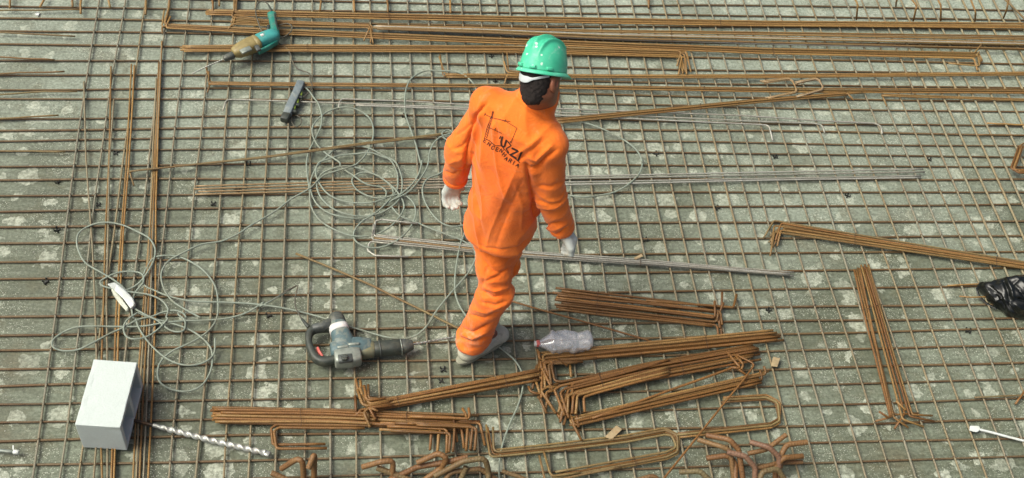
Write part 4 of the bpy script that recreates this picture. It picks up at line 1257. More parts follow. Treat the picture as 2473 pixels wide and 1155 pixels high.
# ---- grit and cement crumbs on the deck
gv, gf = [], []
for i in range(2600):
    x, y = rng.uniform(-1.9, 4.6), rng.uniform(-2.1, 1.7)
    s_ = rng.choice([0.0015, 0.002, 0.002, 0.003, 0.0042])
    i0 = len(gv)
    for dx, dy, dz_ in ((1, 0, 0), (0, 1, 0), (-1, 0, 0), (0, -1, 0), (0, 0, 1)):
        gv.append((x + dx * s_ * rng.uniform(.6, 1.4), y + dy * s_ * rng.uniform(.6, 1.4), 0.0002 + dz_ * s_ * rng.uniform(.5, 1.1)))
    gf += [(i0, i0 + 1, i0 + 4), (i0 + 1, i0 + 2, i0 + 4), (i0 + 2, i0 + 3, i0 + 4), (i0 + 3, i0, i0 + 4)]
gr = mesh_obj('grit', gv, gf, plain('cement_grit', '#9b9c90', 0.85, var=0.4, scale=200), None, False)
tag(gr, 'pale cement crumbs scattered over the deck', 'grit', None, 'stuff')

# ------------------------------------------------------------------ numpy field meshing (for the worker, bottle and bag)
def smin(a, b, k):
    h = np.clip(0.5 + 0.5 * (b - a) / k, 0, 1)
    return b + (a - b) * h - k * h * (1 - h)


def cone(P, a, b, r0, r1):
    a, b = np.asarray(a, float), np.asarray(b, float)
    d = b - a
    t = np.clip(((P - a) @ d) / (d @ d), 0, 1)
    return np.linalg.norm(P - (a + t[..., None] * d), axis=-1) - (r0 + (r1 - r0) * t)


def ellip(P, c, M, r):
    """M rows = axes, r = radii"""
    q = (P - np.asarray(c)) @ np.asarray(M).T / np.asarray(r)
    k = np.linalg.norm(q, axis=-1)
    return (k - 1) * min(r)


def field_mesh(name, fn, lo, hi, h, mat, parent, it=2, disp=None):
    lo, hi = np.asarray(lo, float), np.asarray(hi, float)
    n = np.ceil((hi - lo) / h).astype(int) + 1
    ax_ = [lo[i] + h * np.arange(n[i]) for i in range(3)]
    P = np.stack(np.meshgrid(*ax_, indexing='ij'), -1)
    Fv = fn(P)
    ins = Fv < 0
    c = np.zeros(tuple(n - 1), int)
    for a in (0, 1):
        for b in (0, 1):
            for d in (0, 1):
                c += ins[a:n[0] - 1 + a, b:n[1] - 1 + b, d:n[2] - 1 + d]
    act = (c > 0) & (c < 8)
    idx = -np.ones(act.shape, int)
    cells = np.argwhere(act)
    idx[act] = np.arange(len(cells))
    acc = np.zeros((len(cells), 3))
    cnt = np.zeros(len(cells))
    offs = [(a, b, d) for a in (0, 1) for b in (0, 1) for d in (0, 1)]
    for o1 in offs:
        for k in range(3):
            if o1[k] == 0:
                o2 = tuple(o1[i] + (i == k) for i in range(3))
                i1, i2 = cells + o1, cells + o2
                f1, f2 = Fv[tuple(i1.T)], Fv[tuple(i2.T)]
                m = (f1 < 0) != (f2 < 0)
                t = np.where(m, f1 / np.where(m, f1 - f2, 1), 0)
                p = i1 + (i2 - i1) * t[:, None]
                acc += np.where(m[:, None], p, 0)
                cnt += m
    V = lo + h * acc / cnt[:, None]
    quads = []
    for k in range(3):
        i_, j_ = (k + 1) % 3, (k + 2) % 3
        sl1 = [slice(None)] * 3
        sl2 = [slice(None)] * 3
        sl1[k], sl2[k] = slice(0, -1), slice(1, None)
        df = ins[tuple(sl1)] != ins[tuple(sl2)]
        e = np.argwhere(df)
        e = e[(e[:, i_] > 0) & (e[:, j_] > 0) & (e[:, i_] < n[i_] - 1) & (e[:, j_] < n[j_] - 1)]
        ui, uj = np.zeros(3, int), np.zeros(3, int)
        ui[i_], uj[j_] = 1, 1
        q = np.stack([idx[tuple((e - ui - uj).T)], idx[tuple((e - uj).T)], idx[tuple(e.T)], idx[tuple((e - ui).T)]], 1)
        s_ = ins[tuple(e.T)]
        q = np.where(s_[:, None], q, q[:, ::-1])
        quads.append(q)
    Q = np.vstack(quads)
    E_ = np.vstack([Q[:, [0, 1]], Q[:, [1, 2]], Q[:, [2, 3]], Q[:, [3, 0]]])

    def relax(V, w=0.5):
        s_ = np.zeros_like(V)
        k = np.zeros(len(V))
        np.add.at(s_, E_[:, 0], V[E_[:, 1]])
        np.add.at(s_, E_[:, 1], V[E_[:, 0]])
        np.add.at(k, E_[:, 0], 1)
        np.add.at(k, E_[:, 1], 1)
        return V * (1 - w) + w * s_ / k[:, None]

    for _ in range(it):
        V = relax(V)
    if disp is not None:
        a = V[Q[:, 2]] - V[Q[:, 0]]
        b = V[Q[:, 3]] - V[Q[:, 1]]
        nn = np.cross(a, b)
        N = np.zeros_like(V)
        for i in range(4):
            np.add.at(N, Q[:, i], nn)
        N /= np.linalg.norm(N, axis=1)[:, None] + 1e-9
        V = V + N * disp(V)[:, None]
        V = relax(V, 0.3)
    return mesh_obj(name, V, [tuple(map(int, q)) for q in Q], mat, parent)


def to_px(V):
    q = V - CAM
    d = q @ _fw
    return np.stack([PW / 2 + FOC * (q @ RX) / d, PH / 2 - FOC * (q @ RY) / d], 1)


def creases(V, lines):
    """sharp folds of the cloth along given lines: (depth, width, points); depth > 0 is a raised fold"""
    X = to_px(V)
    o = np.zeros(len(V))
    for dep, w, pts in lines:
        best = np.full(len(V), 1e9)
        tb = np.zeros(len(V))
        P = np.array(pts, float)
        n = len(P) - 1
        for i in range(n):
            d = P[i + 1] - P[i]
            t = np.clip(((X - P[i]) @ d) / (d @ d), 0, 1)
            r_ = np.linalg.norm(X - (P[i] + t[:, None] * d), axis=1)
            m = r_ < best
            best = np.where(m, r_, best)
            tb = np.where(m, (i + t) / n, tb)
        end = np.clip(np.minimum(tb, 1 - tb) * 5 + 0.15, 0, 1)
        o += dep * end * (np.exp(-best / w) - 0.35 * np.exp(-(best / (2.6 * w)) ** 2))
    return o


# ------------------------------------------------------------------ crushed bottle
def clear_plastic(name):
    m, nt, b = new_mat(name)
    t = NT(nt)
    out = nt.nodes['Material Output']
    tr = t.n('ShaderNodeBsdfTransparent')
    gl = t.n('ShaderNodeBsdfGlossy')
    gl.inputs['Roughness'].default_value = 0.12
    df = t.n('ShaderNodeBsdfDiffuse')
    df.inputs['Color'].default_value = lin('#dfe2e2')
    lw = t.n('ShaderNodeLayerWeight')
    lw.inputs['Blend'].default_value = 0.45
    m1 = t.n('ShaderNodeMixShader')
    t.link(t.math('ADD', t.math('MULTIPLY', lw.outputs['Facing'], 0.75), 0.16), m1.inputs[0])
    t.link(tr.outputs[0], m1.inputs[1])
    t.link(gl.outputs[0], m1.inputs[2])
    m2 = t.n('ShaderNodeMixShader')
    m2.inputs[0].default_value = 0.28
    t.link(m1.outputs[0], m2.inputs[1])
    t.link(df.outputs[0], m2.inputs[2])
    t.link(m2.outputs[0], out.inputs['Surface'])
    return m


bot = empty('plastic_bottle', tuple(G(1365, 828, TOP)))
tag(bot, 'crushed clear plastic bottle lying behind the stacked rusty bundles', 'bottle')
b0, b1 = G(1300, 830, 0.062), G(1431, 822, 0.062)
bu = (b1 - b0) / np.linalg.norm(b1 - b0)
bn = np.cross([0, 0, 1], bu)
bl = np.linalg.norm(b1 - b0)
V, F = [], []
nb, ns = 64, 48
for i in range(nb):
    t = i / (nb - 1)
    rad = 0.049 * np.interp(t, [0, 0.05, 0.16, 0.28, 0.5, 0.72, 0.9, 0.97, 1.0], [0.30, 0.34, 0.74, 1.0, 1.04, 1.02, 1.0, 0.86, 0.55])
    for k in range(ns):
        a = 2 * math.pi * k / ns
        p = b0 + bu * bl * t
        d = bn * math.cos(a) * 1.08 + np.array([0, 0, 1]) * math.sin(a) * 0.82
        q = p + d * rad
        cr = (vnoise(q, 24, 3) - 0.5) * 0.014 + (abs(vnoise(q * np.array([1.0, 1.0, 0.6]), 30, 5) - 0.5) * 2 - 0.4) * 0.014 + (abs(vnoise(q, 50, 6) - 0.5) * 2 - 0.4) * 0.003
        cr *= min(1, max(0, (t - 0.08) * 6))
        V.append(q + d * cr)
for i in range(nb - 1):
    for k in range(ns):
        F.append((i * ns + k, i * ns + (k + 1) % ns, (i + 1) * ns + (k + 1) % ns, (i + 1) * ns + k))
F.append(tuple((nb - 1) * ns + k for k in range(ns)))
mesh_obj('bottle_body', V, F, clear_plastic('clear_bottle_plastic'), bot, True)
loft('cap_ring', [b0 + bu * 0.004, b0 - bu * 0.006], 0.0145, 0.0145, MAT['red'], bot)
loft('neck', [b0 - bu * 0.006, b0 - bu * 0.016], 0.0115, 0.0115, MAT['white'], bot)

# ------------------------------------------------------------------ black bag
MAT['bag'] = plain('black_bag_film', '#0e1211', 0.33, var=0.3, scale=20)
bagc = [G(2440, 712, 0.07), G(2500, 705, 0.09), G(2400, 700, 0.05), G(2450, 735, 0.05), G(2540, 730, 0.08)]


def bag_field(P):
    d = cone(P, bagc[2], bagc[0], 0.045, 0.075)
    d = smin(d, cone(P, bagc[0], bagc[1], 0.075, 0.085), 0.03)
    d = smin(d, cone(P, bagc[3], bagc[4], 0.055, 0.09), 0.03)
    d = smin(d, cone(P, G(2372, 694, 0.03), bagc[2], 0.018, 0.04), 0.02)
    d = np.maximum(d, 0.012 - P[..., 2])
    return d


BGC = [(-0.030, 4, Q2((1560, 885), (1660, 850), (1760, 822), (1848, 812))), (0.024, 4, Q2((1600, 872), (1700, 842), (1790, 800))), (-0.030, 4, Q2((1610, 900), (1690, 960), (1740, 1030), (1800, 1092))),
       (0.026, 4, Q2((1640, 900), (1720, 980), (1790, 1060))), (-0.028, 4, Q2((1700, 850), (1735, 930), (1748, 1012))), (0.022, 3, Q2((1722, 842), (1760, 920), (1772, 990))), (-0.026, 4, Q2((1760, 862), (1810, 920), (1860, 990))),
       (-0.022, 4, Q2((1640, 945), (1690, 1010), (1720, 1070))), (0.020, 3, Q2((1580, 900), (1640, 960), (1680, 1030))), (0.024, 4, Q2((1790, 850), (1850, 900), (1920, 930))), (-0.026, 4, Q2((1790, 980), (1850, 1000), (1920, 980))),
       (0.022, 4, Q2((1770, 1010), (1830, 1050), (1900, 1060))), (-0.02, 3, Q2((1680, 880), (1720, 860), (1770, 880), (1830, 860))), (0.016, 3, Q2((1650, 1000), (1700, 980), (1760, 1000)))]


def bag_disp(V):
    """thin film with sharp folds running out from the knot"""
    a = np.abs(vnoise(V * [1.0, 1.6, 1.0], 9, 8) - 0.5) * 2
    return (0.5 - a) * 0.026 + (vnoise(V, 30, 9) - 0.5) * 0.010 + creases(V, BGC)


cc = np.array(bagc)
bagroot = empty('plastic_bag', tuple(G(2450, 720, TOP)))
tag(bagroot, 'crumpled black plastic bag at the right edge', 'bag')
bb_ = field_mesh('bag_body', bag_field, cc.min(0) - 0.14, cc.max(0) + 0.14, 0.0055, MAT['bag'], bagroot, 1, bag_disp)
bh = catmull(gp([(2372, 690), (2360, 698, 0.0), (2366, 716, -0.01), (2384, 734, -0.015), (2408, 746, -0.01)], 0.035), 0.008)
loft('bag_handle', bh, 0.006, 0.003, MAT['bag'], bagroot, n=8)

# ------------------------------------------------------------------ the worker
def fabric_mat():
    m, nt, b = new_mat('orange_work_cloth')
    t = NT(nt)
    co = obj_coord(t)
    n1 = t.noise(co, 7.0, 4, 0.6)
    col = t.ramp(n1, [(0.3, lin('#ec6a12')), (0.7, lin('#f67a1c'))])
    n2 = t.noise(t.scale(co, (1, 1, 0.5)), 11.0, 6, 0.7, 0.8)
    sep = t.n('ShaderNodeSeparateXYZ')
    t.link(co, sep.inputs[0])
    low = t.step(sep.outputs[2], 0.75, 0.25)
    col = t.mix(t.math('MULTIPLY', t.math('MULTIPLY', t.step(n2, 0.50, 0.70), 0.6), low), col, lin('#d9a885'))
    dust = t.step(t.noise(co, 19.0, 6, 0.75, 0.5), 0.54, 0.72)
    col = t.mix(t.math('MULTIPLY', dust, 0.22), col, lin('#e8a878'))
    grime = t.step(t.noise(co, 5.0, 5, 0.7, 0.4), 0.52, 0.74)
    col = t.mix(t.math('MULTIPLY', grime, 0.30), col, lin('#c9520e'))
    t.link(col, b.inputs['Base Color'])
    b.inputs['Roughness'].default_value = 0.85
    b.inputs['Sheen Weight'].default_value = 0.15
    w = t.noise(co, 420.0, 2, 0.5)
    w2 = t.noise(co, 16.0, 3, 0.6, 1.6)
    w3 = t.math('POWER', t.math('SUBTRACT', 1.0, t.math('ABSOLUTE', t.math('MULTIPLY', t.math('SUBTRACT', w2, 0.5), 4.0))), 3.0)
    nb_ = t.bump(w3, 0.22, 0.005)
    t.link(t.bump(w, 0.25, 0.0006, nb_), b.inputs['Normal'])
    return m


def helmet_mat():
    m, nt, b = new_mat('green_helmet_shell')
    t = NT(nt)
    co = obj_coord(t)
    n1 = t.noise(co, 9.0, 5, 0.6)
    col = t.ramp(n1, [(0.3, lin('#35b187')), (0.55, lin('#4cc29a')), (0.75, lin('#74cfb0'))])
    v = t.n('ShaderNodeTexVoronoi', feature='F1')
    t.link(co, v.inputs['Vector'])
    v.inputs['Scale'].default_value = 62.0
    sp = t.n('ShaderNodeSeparateColor')
    t.link(v.outputs['Color'], sp.inputs[0])
    f = t.step(t.math('SUBTRACT', t.math('MULTIPLY', t.step(sp.outputs[0], 0.72, 1.0), 0.4), v.outputs['Distance']), 0.0, 0.08)
    col = t.mix(t.math('MULTIPLY', f, 0.8), col, lin('#cfe0d6'))
    sm = t.noise(t.scale(co, (1, 1, 3)), 16.0, 5, 0.7, 0.8)
    col = t.mix(t.math('MULTIPLY', t.step(sm, 0.58, 0.74), 0.5), col, lin('#a9cdbd'))
    t.link(col, b.inputs['Base Color'])
    t.link(t.ramp(sm, [(0.35, (0.33,) * 3), (0.7, (0.7,) * 3)]), b.inputs['Roughness'])
    return m


MAT['cloth'] = fabric_mat()
MAT['helmet'] = helmet_mat()
MAT['skin'] = plain('brown_skin', '#84513a', 0.5, var=0.12, scale=18)
MAT['hair'] = plain('dark_hair', '#1d1613', 0.9, var=0.35, scale=90, bump=0.6, bscale=260)
MAT['glove'] = plain('white_work_glove', '#b4bab4', 0.9, var=0.12, scale=26, dirt='#a08a66', dirt_amt=0.5, bump=0.3, bscale=300)
MAT['boot'] = plain('dusty_boot_leather', '#b9b8a4', 0.75, var=0.15, scale=22, dirt='#6c7468', dirt_amt=0.5, bump=0.3, bscale=120)
MAT['bootdark'] = plain('boot_lining', '#3c453f', 0.8, var=0.2)
MAT['sole'] = plain('boot_sole_rubber', '#8a8a78', 0.8, var=0.15, scale=25, dirt='#9c9f90', dirt_amt=0.4)
MAT['ink'] = plain('faded_black_print', '#3b1d10', 0.85, var=0.3, scale=60)
MAT['band'] = plain('white_helmet_band', '#b9c1c2', 0.5, var=0.05, scale=20)
MAT['eye'] = plain('eye_white', '#d9d5cc', 0.3, var=0.03)
MAT['pupil'] = plain('dark_pupil', '#1a1210', 0.2, var=0.03)

BA = math.radians(40)                                       # heading of the trunk
BH = np.array([math.sin(BA), math.cos(BA), 0.0])
BS = np.array([math.cos(BA), -math.sin(BA), 0.0])


def uv_(v):
    return np.asarray(v) / np.linalg.norm(v)


def reach(a, px, py, L):
    """the point seen at a pixel that lies L away from joint a, on its lower side"""
    for z in np.linspace(a[2] - L, a[2] + L, 500):
        p = G(px, py, z)
        if np.linalg.norm(p - a) < L:
            return p
    best = min(np.linspace(a[2] - L, a[2] + L, 500), key=lambda z: np.linalg.norm(G(px, py, z) - a))
    return G(px, py, best)


HEM = G(1206, 548, 0.76)
SHL, SHR = G(1180, 252, 1.385), G(1330, 350, 1.345)
SHC = (SHL + SHR) / 2
NECK = G(1285, 235, 1.492) + BH * 0.050
ELL = reach(SHL, 1113, 362, 0.265)
WRL = reach(ELL, 1100, 428, 0.215)
ELR = reach(SHR, 1328, 468, 0.265)
WRR = reach(ELR, 1356, 546, 0.215)
PEL = HEM + BH * 0.0 + np.array([0, 0, 0.12])
HIL, HIR = PEL - BS * 0.045 - np.array([0, 0, 0.02]), PEL + BS * 0.050 - np.array([0, 0, 0.02])
FD = G(1212, 800, 0.03) - G(1112, 862, 0.03)
FD[2] = 0
FD /= np.linalg.norm(FD)                                    # direction of the standing boot
FS = np.array([FD[1], -FD[0], 0.0])
HEEL = G(1124, 852, TOP + 0.045)
ANL = HEEL + FD * 0.035 + np.array([0, 0, 0.06])
KNL = G(1194, 708, 0.49)
KNR = G(1214, 640, 0.50)
ANR = G(1180, 735, 0.24)
FD2 = uv_(BH * 0.55 + np.array([0, 0, -0.83]))
worker = empty('person', (float(ANL[0]), float(ANL[1]), TOP))
tag(worker, 'person in orange work suit and green helmet, walking away over the mesh, head bowed', 'person')

# head frame: turned to the right, bowed
HC = G(1309, 186, 1.575)
_v = (HC - CAM) / np.linalg.norm(HC - CAM)
hu = RY * 0.975 + RX * 0.15 - _v * 0.17
hu /= np.linalg.norm(hu)
_f0 = _v - hu * (_v @ hu)
_f0 /= np.linalg.norm(_f0)
_r0 = np.cross(_f0, hu)
HT = math.radians(40)
hf = _f0 * math.cos(HT) + _r0 * math.sin(HT)
hr = np.cross(hf, hu)
HM = np.array([hr, hf, hu])
HS = 0.80


def hp_(x, y, z):
    return HC + (hr * x + hf * y + hu * z) * HS


def trunk(P, st, c0, c1, z0, z1, pw=2.4):
    z = P[..., 2]
    f = np.clip((z - z0) / (z1 - z0), -0.2, 1.3)
    q = P - (c0 + f[..., None] * (c1 - c0))
    x, y = q @ BS, q @ BH
    zz = [s_[0] for s_ in st]
    cx = np.interp(z, zz, [s_[1] for s_ in st])
    cy = np.interp(z, zz, [s_[2] for s_ in st])
    a = np.interp(z, zz, [s_[3] for s_ in st])
    b = np.interp(z, zz, [s_[4] for s_ in st])
    rho = (np.abs((x - cx) / a) ** pw + np.abs((y - cy) / b) ** pw) ** (1 / pw)
    d = (rho - 1) * np.minimum(a, b)
    return np.maximum(d, np.maximum(zz[0] - z, z - zz[-1]))


JST = [(0.745, 0, 0, 0.138, 0.138), (0.86, 0, 0, 0.136, 0.130), (1.0, 0, 0, 0.132, 0.120), (1.12, 0, 0, 0.140, 0.118), (1.22, 0, 0, 0.150, 0.116), (1.30, 0, 0.0, 0.146, 0.104), (1.37, 0, 0.01, 0.110, 0.086)]


def jacket(P):
    d = trunk(P, JST, HEM, SHC, 0.76, 1.36)
    d = smin(d, cone(P, SHL, SHR, 0.070, 0.066), 0.05)
    d = smin(d, cone(P, SHC, NECK - np.array([0, 0, 0.035]), 0.085, 0.068), 0.06)
    d = smin(d, cone(P, SHL + BS * 0.01, ELL, 0.062, 0.055), 0.016)
    d = smin(d, cone(P, SHR - BS * 0.01, ELR, 0.062, 0.057), 0.016)
    d = smin(d, cone(P, ELL, WRL, 0.055, 0.047), 0.012)
    d = smin(d, cone(P, ELR, WRR, 0.057, 0.048), 0.012)
    return smin(d, cone(P, SHC + np.array([0, 0, 0.02]), NECK - np.array([0, 0, 0.045]), 0.07, 0.058), 0.03)


def ridge(V, a, b, w):
    a, b = np.asarray(a), np.asarray(b)
    d = b - a
    t = np.clip(((V - a) @ d) / (d @ d), 0, 1)
    r_ = np.linalg.norm(V - (a + t[:, None] * d), axis=1)
    return np.exp(-(r_ / w) ** 2)


def limb_folds(V, a, b, c, amp, n=5, seed=0, spread=0.10):
    """uneven creases that gather round a joint, running across the limb"""
    out = np.zeros(len(V))
    for k, (p, q) in enumerate(((a, b), (b, c))):
        d = (q - p) / np.linalg.norm(q - p)
        e = np.cross(d, [0.31, 0.22, 0.9])
        e /= np.linalg.norm(e)
        f = np.cross(d, e)
        W = V - b
        near = np.exp(-(np.linalg.norm(W, axis=1) / spread) ** 2)
        s_ = W @ d + 0.35 * (W @ e) * (1 if k else -1) + 0.02 * (vnoise(V, 12, seed) - 0.5)
        Q = np.stack([s_ * 19, (W @ e) * 5.0, (W @ f) * 5.0], 1)
        r1 = 1 - np.abs(vnoise(Q, 1.0, seed + k) - 0.5) * 2
        r2 = 1 - np.abs(vnoise(Q * 1.9, 1.0, seed + k + 5) - 0.5) * 2
        out += near * ((r1 ** 3 - 0.3) + 0.5 * (r2 ** 3 - 0.3)) * amp
    return out


JC = [(-0.026, 5, [(1178, 247), (1146, 282), (1134, 323), (1127, 372), (1121, 432)]), (-0.012, 4, [(1071, 413), (1095, 421), (1116, 406)]), (-0.012, 5, [(1092, 361), (1116, 354), (1132, 337)]),
      (0.010, 5, [(1084, 392), (1108, 386), (1124, 370)]), (-0.010, 4, [(1096, 330), (1120, 316), (1140, 296)]),
      (-0.024, 5, [(1267, 394), (1282, 408), (1300, 403), (1317, 382), (1348, 360)]), (0.014, 7, [(1272, 376), (1296, 386), (1316, 366), (1340, 345)]),
      (-0.030, 6, [(1269, 396), (1280, 436), (1287, 470), (1290, 530)]), (0.010, 6, [(1240, 380), (1275, 352), (1313, 326)]), (-0.010, 5, [(1250, 392), (1280, 364), (1318, 336)]),
      (-0.012, 5, [(1237, 221), (1279, 266), (1334, 297)]), (0.011, 11, [(1252, 396), (1213, 491), (1183, 564), (1172, 604)]), (-0.007, 9, [(1270, 420), (1232, 505), (1205, 570), (1194, 604)]),
      (-0.014, 5, [(1291, 519), (1321, 544), (1362, 534)]), (-0.016, 5, [(1312, 549), (1343, 570), (1375, 543)]), (0.010, 5, [(1300, 535), (1335, 556), (1370, 538)]), (-0.010, 5, [(1294, 480), (1325, 496), (1358, 486)]),
      (-0.009, 5, [(1296, 446), (1330, 452), (1362, 436)]), (-0.007, 3, [(1150, 585), (1172, 599), (1213, 603), (1260, 590), (1280, 572)]), (-0.010, 6, [(1180, 265), (1196, 300), (1200, 345)]), (0.008, 8, [(1200, 250), (1222, 290), (1228, 330)]),
      (-0.008, 6, [(1146, 480), (1160, 520), (1166, 570)]), (0.008, 7, [(1240, 440), (1262, 500), (1258, 560)])]
TC = [(-0.018, 5, [(1158, 702), (1191, 720), (1232, 712)]), (0.012, 6, [(1160, 690), (1195, 704), (1234, 692)]), (-0.014, 5, [(1166, 682), (1208, 664), (1240, 640)]), (-0.014, 5, [(1155, 729), (1196, 739), (1228, 725)]),
      (-0.014, 6, [(1133, 759), (1170, 769), (1208, 748)]), (0.010, 6, [(1140, 745), (1175, 754), (1215, 735)]), (-0.018, 5, [(1112, 790), (1140, 804), (1188, 781)]), (-0.016, 5, [(1108, 816), (1144, 826), (1180, 812)]),
      (0.012, 6, [(1110, 803), (1142, 815), (1184, 798)]), (-0.020, 6, [(1256, 615), (1243, 650), (1234, 690)]), (-0.010, 6, [(1166, 625), (1190, 655), (1225, 660)]), (-0.008, 5, [(1178, 640), (1170, 675), (1160, 700)])]


def jacket_disp(V):
    o = limb_folds(V, SHL, ELL, WRL, 0.016, seed=11) + limb_folds(V, SHR, ELR, WRR, 0.016, seed=21)
    o += limb_folds(V, ELR, WRR, WRR + (WRR - ELR), 0.018, seed=31, spread=0.07) + limb_folds(V, ELL, WRL, WRL + (WRL - ELL), 0.018, seed=41, spread=0.07)
    x, y = (V - HEM) @ BS, (V - HEM) @ BH
    tor = np.exp(-(np.maximum(0, np.abs(x) - 0.13) / 0.03) ** 2)
    q = np.stack([x * 9 + V[:, 2] * 3.2, y * 5, V[:, 2] * 1.6], 1)
    o += tor * (vnoise(q, 1.0, 5) - 0.5) * 0.022
    q2 = np.stack([x * 16 + V[:, 2] * 6, y * 8, V[:, 2] * 4], 1)
    o += tor * ((1 - np.abs(vnoise(q2, 1.0, 6) - 0.5) * 2) ** 4 - 0.25) * 0.016
    B = -BH * 0.115
    o += 0.014 * ridge(V, SHC + BS * 0.03 + B + [0, 0, -0.22], HEM - BS * 0.03 + B + [0, 0, 0.02], 0.035)
    o -= 0.012 * ridge(V, SHC + BS * 0.06 + B + [0, 0, -0.30], HEM + BS * 0.02 + B + [0, 0, 0.06], 0.028)
    o -= 0.010 * ridge(V, SHR + B * 0.6 + [0, 0, -0.05], SHR - BS * 0.03 + B + [0, 0, -0.28], 0.022)
    o -= 0.010 * ridge(V, SHL + B * 0.6 + [0, 0, -0.05], SHL + BS * 0.03 + B + [0, 0, -0.26], 0.022)
    o += 0.008 * ridge(V, SHR + B * 0.8 + [0, 0, -0.13] - BS * 0.06, SHR + B * 0.6 + [0, 0, -0.10], 0.014)
    o = o * 0.55 + creases(V, JC)
    # stitched hem
    o += 0.004 * np.exp(-((V[:, 2] - 0.765) / 0.016) ** 2) + 0.004 * (vnoise(V, 22, 9) - 0.5)
    return o


ALLJ = np.array([HEM, SHC, NECK, SHL, SHR, ELL, WRL, ELR, WRR])
jk = field_mesh('jacket', jacket, ALLJ.min(0) - 0.15, ALLJ.max(0) + 0.13, 0.0052, MAT['cloth'], worker, 2, jacket_disp)


def cuff(name, w, e, r):
    d = (w - e) / np.linalg.norm(w - e)
    o = tube(name, [w - d * 0.012, w - d * 0.004, w + d * 0.010, w + d * 0.018], [r * 0.98, r * 1.06, r * 1.06, r * 0.96], MAT['cloth'], jk, sides=24)
    o.matrix_parent_inverse = Matrix.Identity(4)
    return o


cuff('cuff', WRL, ELL, 0.047)
cuff('cuff', WRR, ELR, 0.048)
cup = uv_(np.array([0.04, 0.06, 1.0]))
cl = catmull([NECK + BS * 0.064 * math.cos(a) + BH * (0.060 * math.sin(a)) + np.array([0, 0, -0.004 - 0.016 * math.sin(a)]) for a in np.linspace(-math.pi * 1.34, math.pi * 0.34, 24)], 0.006)
loft('collar', cl, 0.0055, 0.030, MAT['cloth'], jk, n=12, up=cup).matrix_parent_inverse = Matrix.Identity(4)
cf = catmull([NECK + BS * 0.069 * math.cos(a) + BH * (0.066 * math.sin(a)) + np.array([0, 0, -0.010 - 0.016 * math.sin(a)]) for a in np.linspace(-math.pi * 1.30, math.pi * 0.30, 24)], 0.006)
loft('collar_fold', cf, 0.0045, 0.024, MAT['cloth'], jk, n=12, up=uv_(np.array([-0.05, -0.08, 1.0]))).matrix_parent_inverse = Matrix.Identity(4)


def trousers(P):
    d = trunk(P, [(0.70, 0, 0, 0.085, 0.09), (0.80, 0, 0, 0.112, 0.112), (0.95, 0, 0, 0.115, 0.105)], HEM, SHC, 0.76, 1.36)
    dl = smin(cone(P, HIL, KNL, 0.080, 0.064), cone(P, KNL, ANL + np.array([0, 0, 0.02]), 0.064, 0.070), 0.03)
    dr = smin(cone(P, HIR, KNR, 0.078, 0.060), cone(P, KNR, ANR + np.array([0, 0, 0.03]), 0.060, 0.055), 0.03)
    d = smin(d, dl, 0.04)
    return smin(d, dr, 0.025)


def trouser_disp(V):
    o = limb_folds(V, HIL, KNL, ANL, 0.018, seed=51, spread=0.14)
    o += limb_folds(V, KNL, ANL, ANL + (ANL - KNL), 0.020, seed=61, spread=0.13)
    o += limb_folds(V, HIR, KNR, ANR, 0.018, seed=71, spread=0.15)
    o += (vnoise(V * [1, 1, 0.5], 10, 12) - 0.5) * 0.012
    return o * 0.5 + creases(V, TC)


ALLT = np.array([HEM, HIL, HIR, KNL, KNR, ANL, ANR])
tr_ = field_mesh('trousers', trousers, ALLT.min(0) - 0.16, np.array([*(ALLT.max(0)[:2] + 0.16), 0.98]), 0.0054, MAT['cloth'], worker, 2, trouser_disp)


# the body itself, one skin from head to feet (mostly under the clothes)
def body(P):
    d = trunk(P, [(0.78, 0, 0, 0.10, 0.085), (0.95, 0, 0, 0.10, 0.08), (1.2, 0, 0, 0.12, 0.085), (1.33, 0, 0, 0.10, 0.06)], HEM, SHC, 0.76, 1.36)
    for a, b, r0, r1 in ((HIL, KNL, .062, .045), (KNL, ANL, .045, .030), (HIR, KNR, .062, .045), (KNR, ANR, .045, .030), (SHL, ELL, .036, .030), (ELL, WRL, .030, .024), (SHR, ELR, .036, .030), (ELR, WRR, .030, .024),
                         (ANL, ANL + FD * 0.12 - np.array([0, 0, .05]), .026, .022), (ANR, ANR + FD2 * 0.12, .026, .020)):
        d = smin(d, cone(P, a, b, r0, r1), 0.02)
    d = smin(d, cone(P, NECK - np.array([0, 0, 0.075]), hp_(0, -0.030, -0.070), 0.046, 0.046), 0.02)
    h = ellip(P, hp_(0, -0.01, 0.02), HM, np.array([0.074, 0.096, 0.105]) * HS)
    h = smin(h, ellip(P, hp_(0, 0.030, -0.055), HM, np.array([0.056, 0.066, 0.070]) * HS), 0.03)
    h = smin(h, cone(P, hp_(-0.045, 0.01, -0.070), hp_(0, 0.078, -0.098), 0.020, 0.018), 0.02)
    h = smin(h, cone(P, hp_(0.045, 0.01, -0.070), hp_(0, 0.078, -0.098), 0.020, 0.018), 0.02)
    h = smin(h, cone(P, hp_(0, 0.086, 0.012), hp_(0, 0.106, -0.028), 0.008, 0.013), 0.010)
    h = smin(h, cone(P, hp_(-0.018, 0.090, -0.058), hp_(0.018, 0.090, -0.058), 0.007, 0.007), 0.006)
    h = smin(h, cone(P, hp_(-0.034, 0.082, 0.024), hp_(0.034, 0.082, 0.024), 0.009, 0.009), 0.012)
    for sx in (-1, 1):
        e = ellip(P, hp_(sx * 0.078, -0.008, -0.016), HM, np.array([0.010, 0.022, 0.033]) * HS)
        h = smin(h, e, 0.006)
        h = np.maximum(h, -ellip(P, hp_(sx * 0.090, -0.004, -0.014), HM, np.array([0.008, 0.011, 0.018]) * HS))
        h = np.maximum(h, -ellip(P, hp_(sx * 0.030, 0.100, 0.005), HM, np.array([0.016, 0.012, 0.011]) * HS))
    return smin(d, h, 0.025)


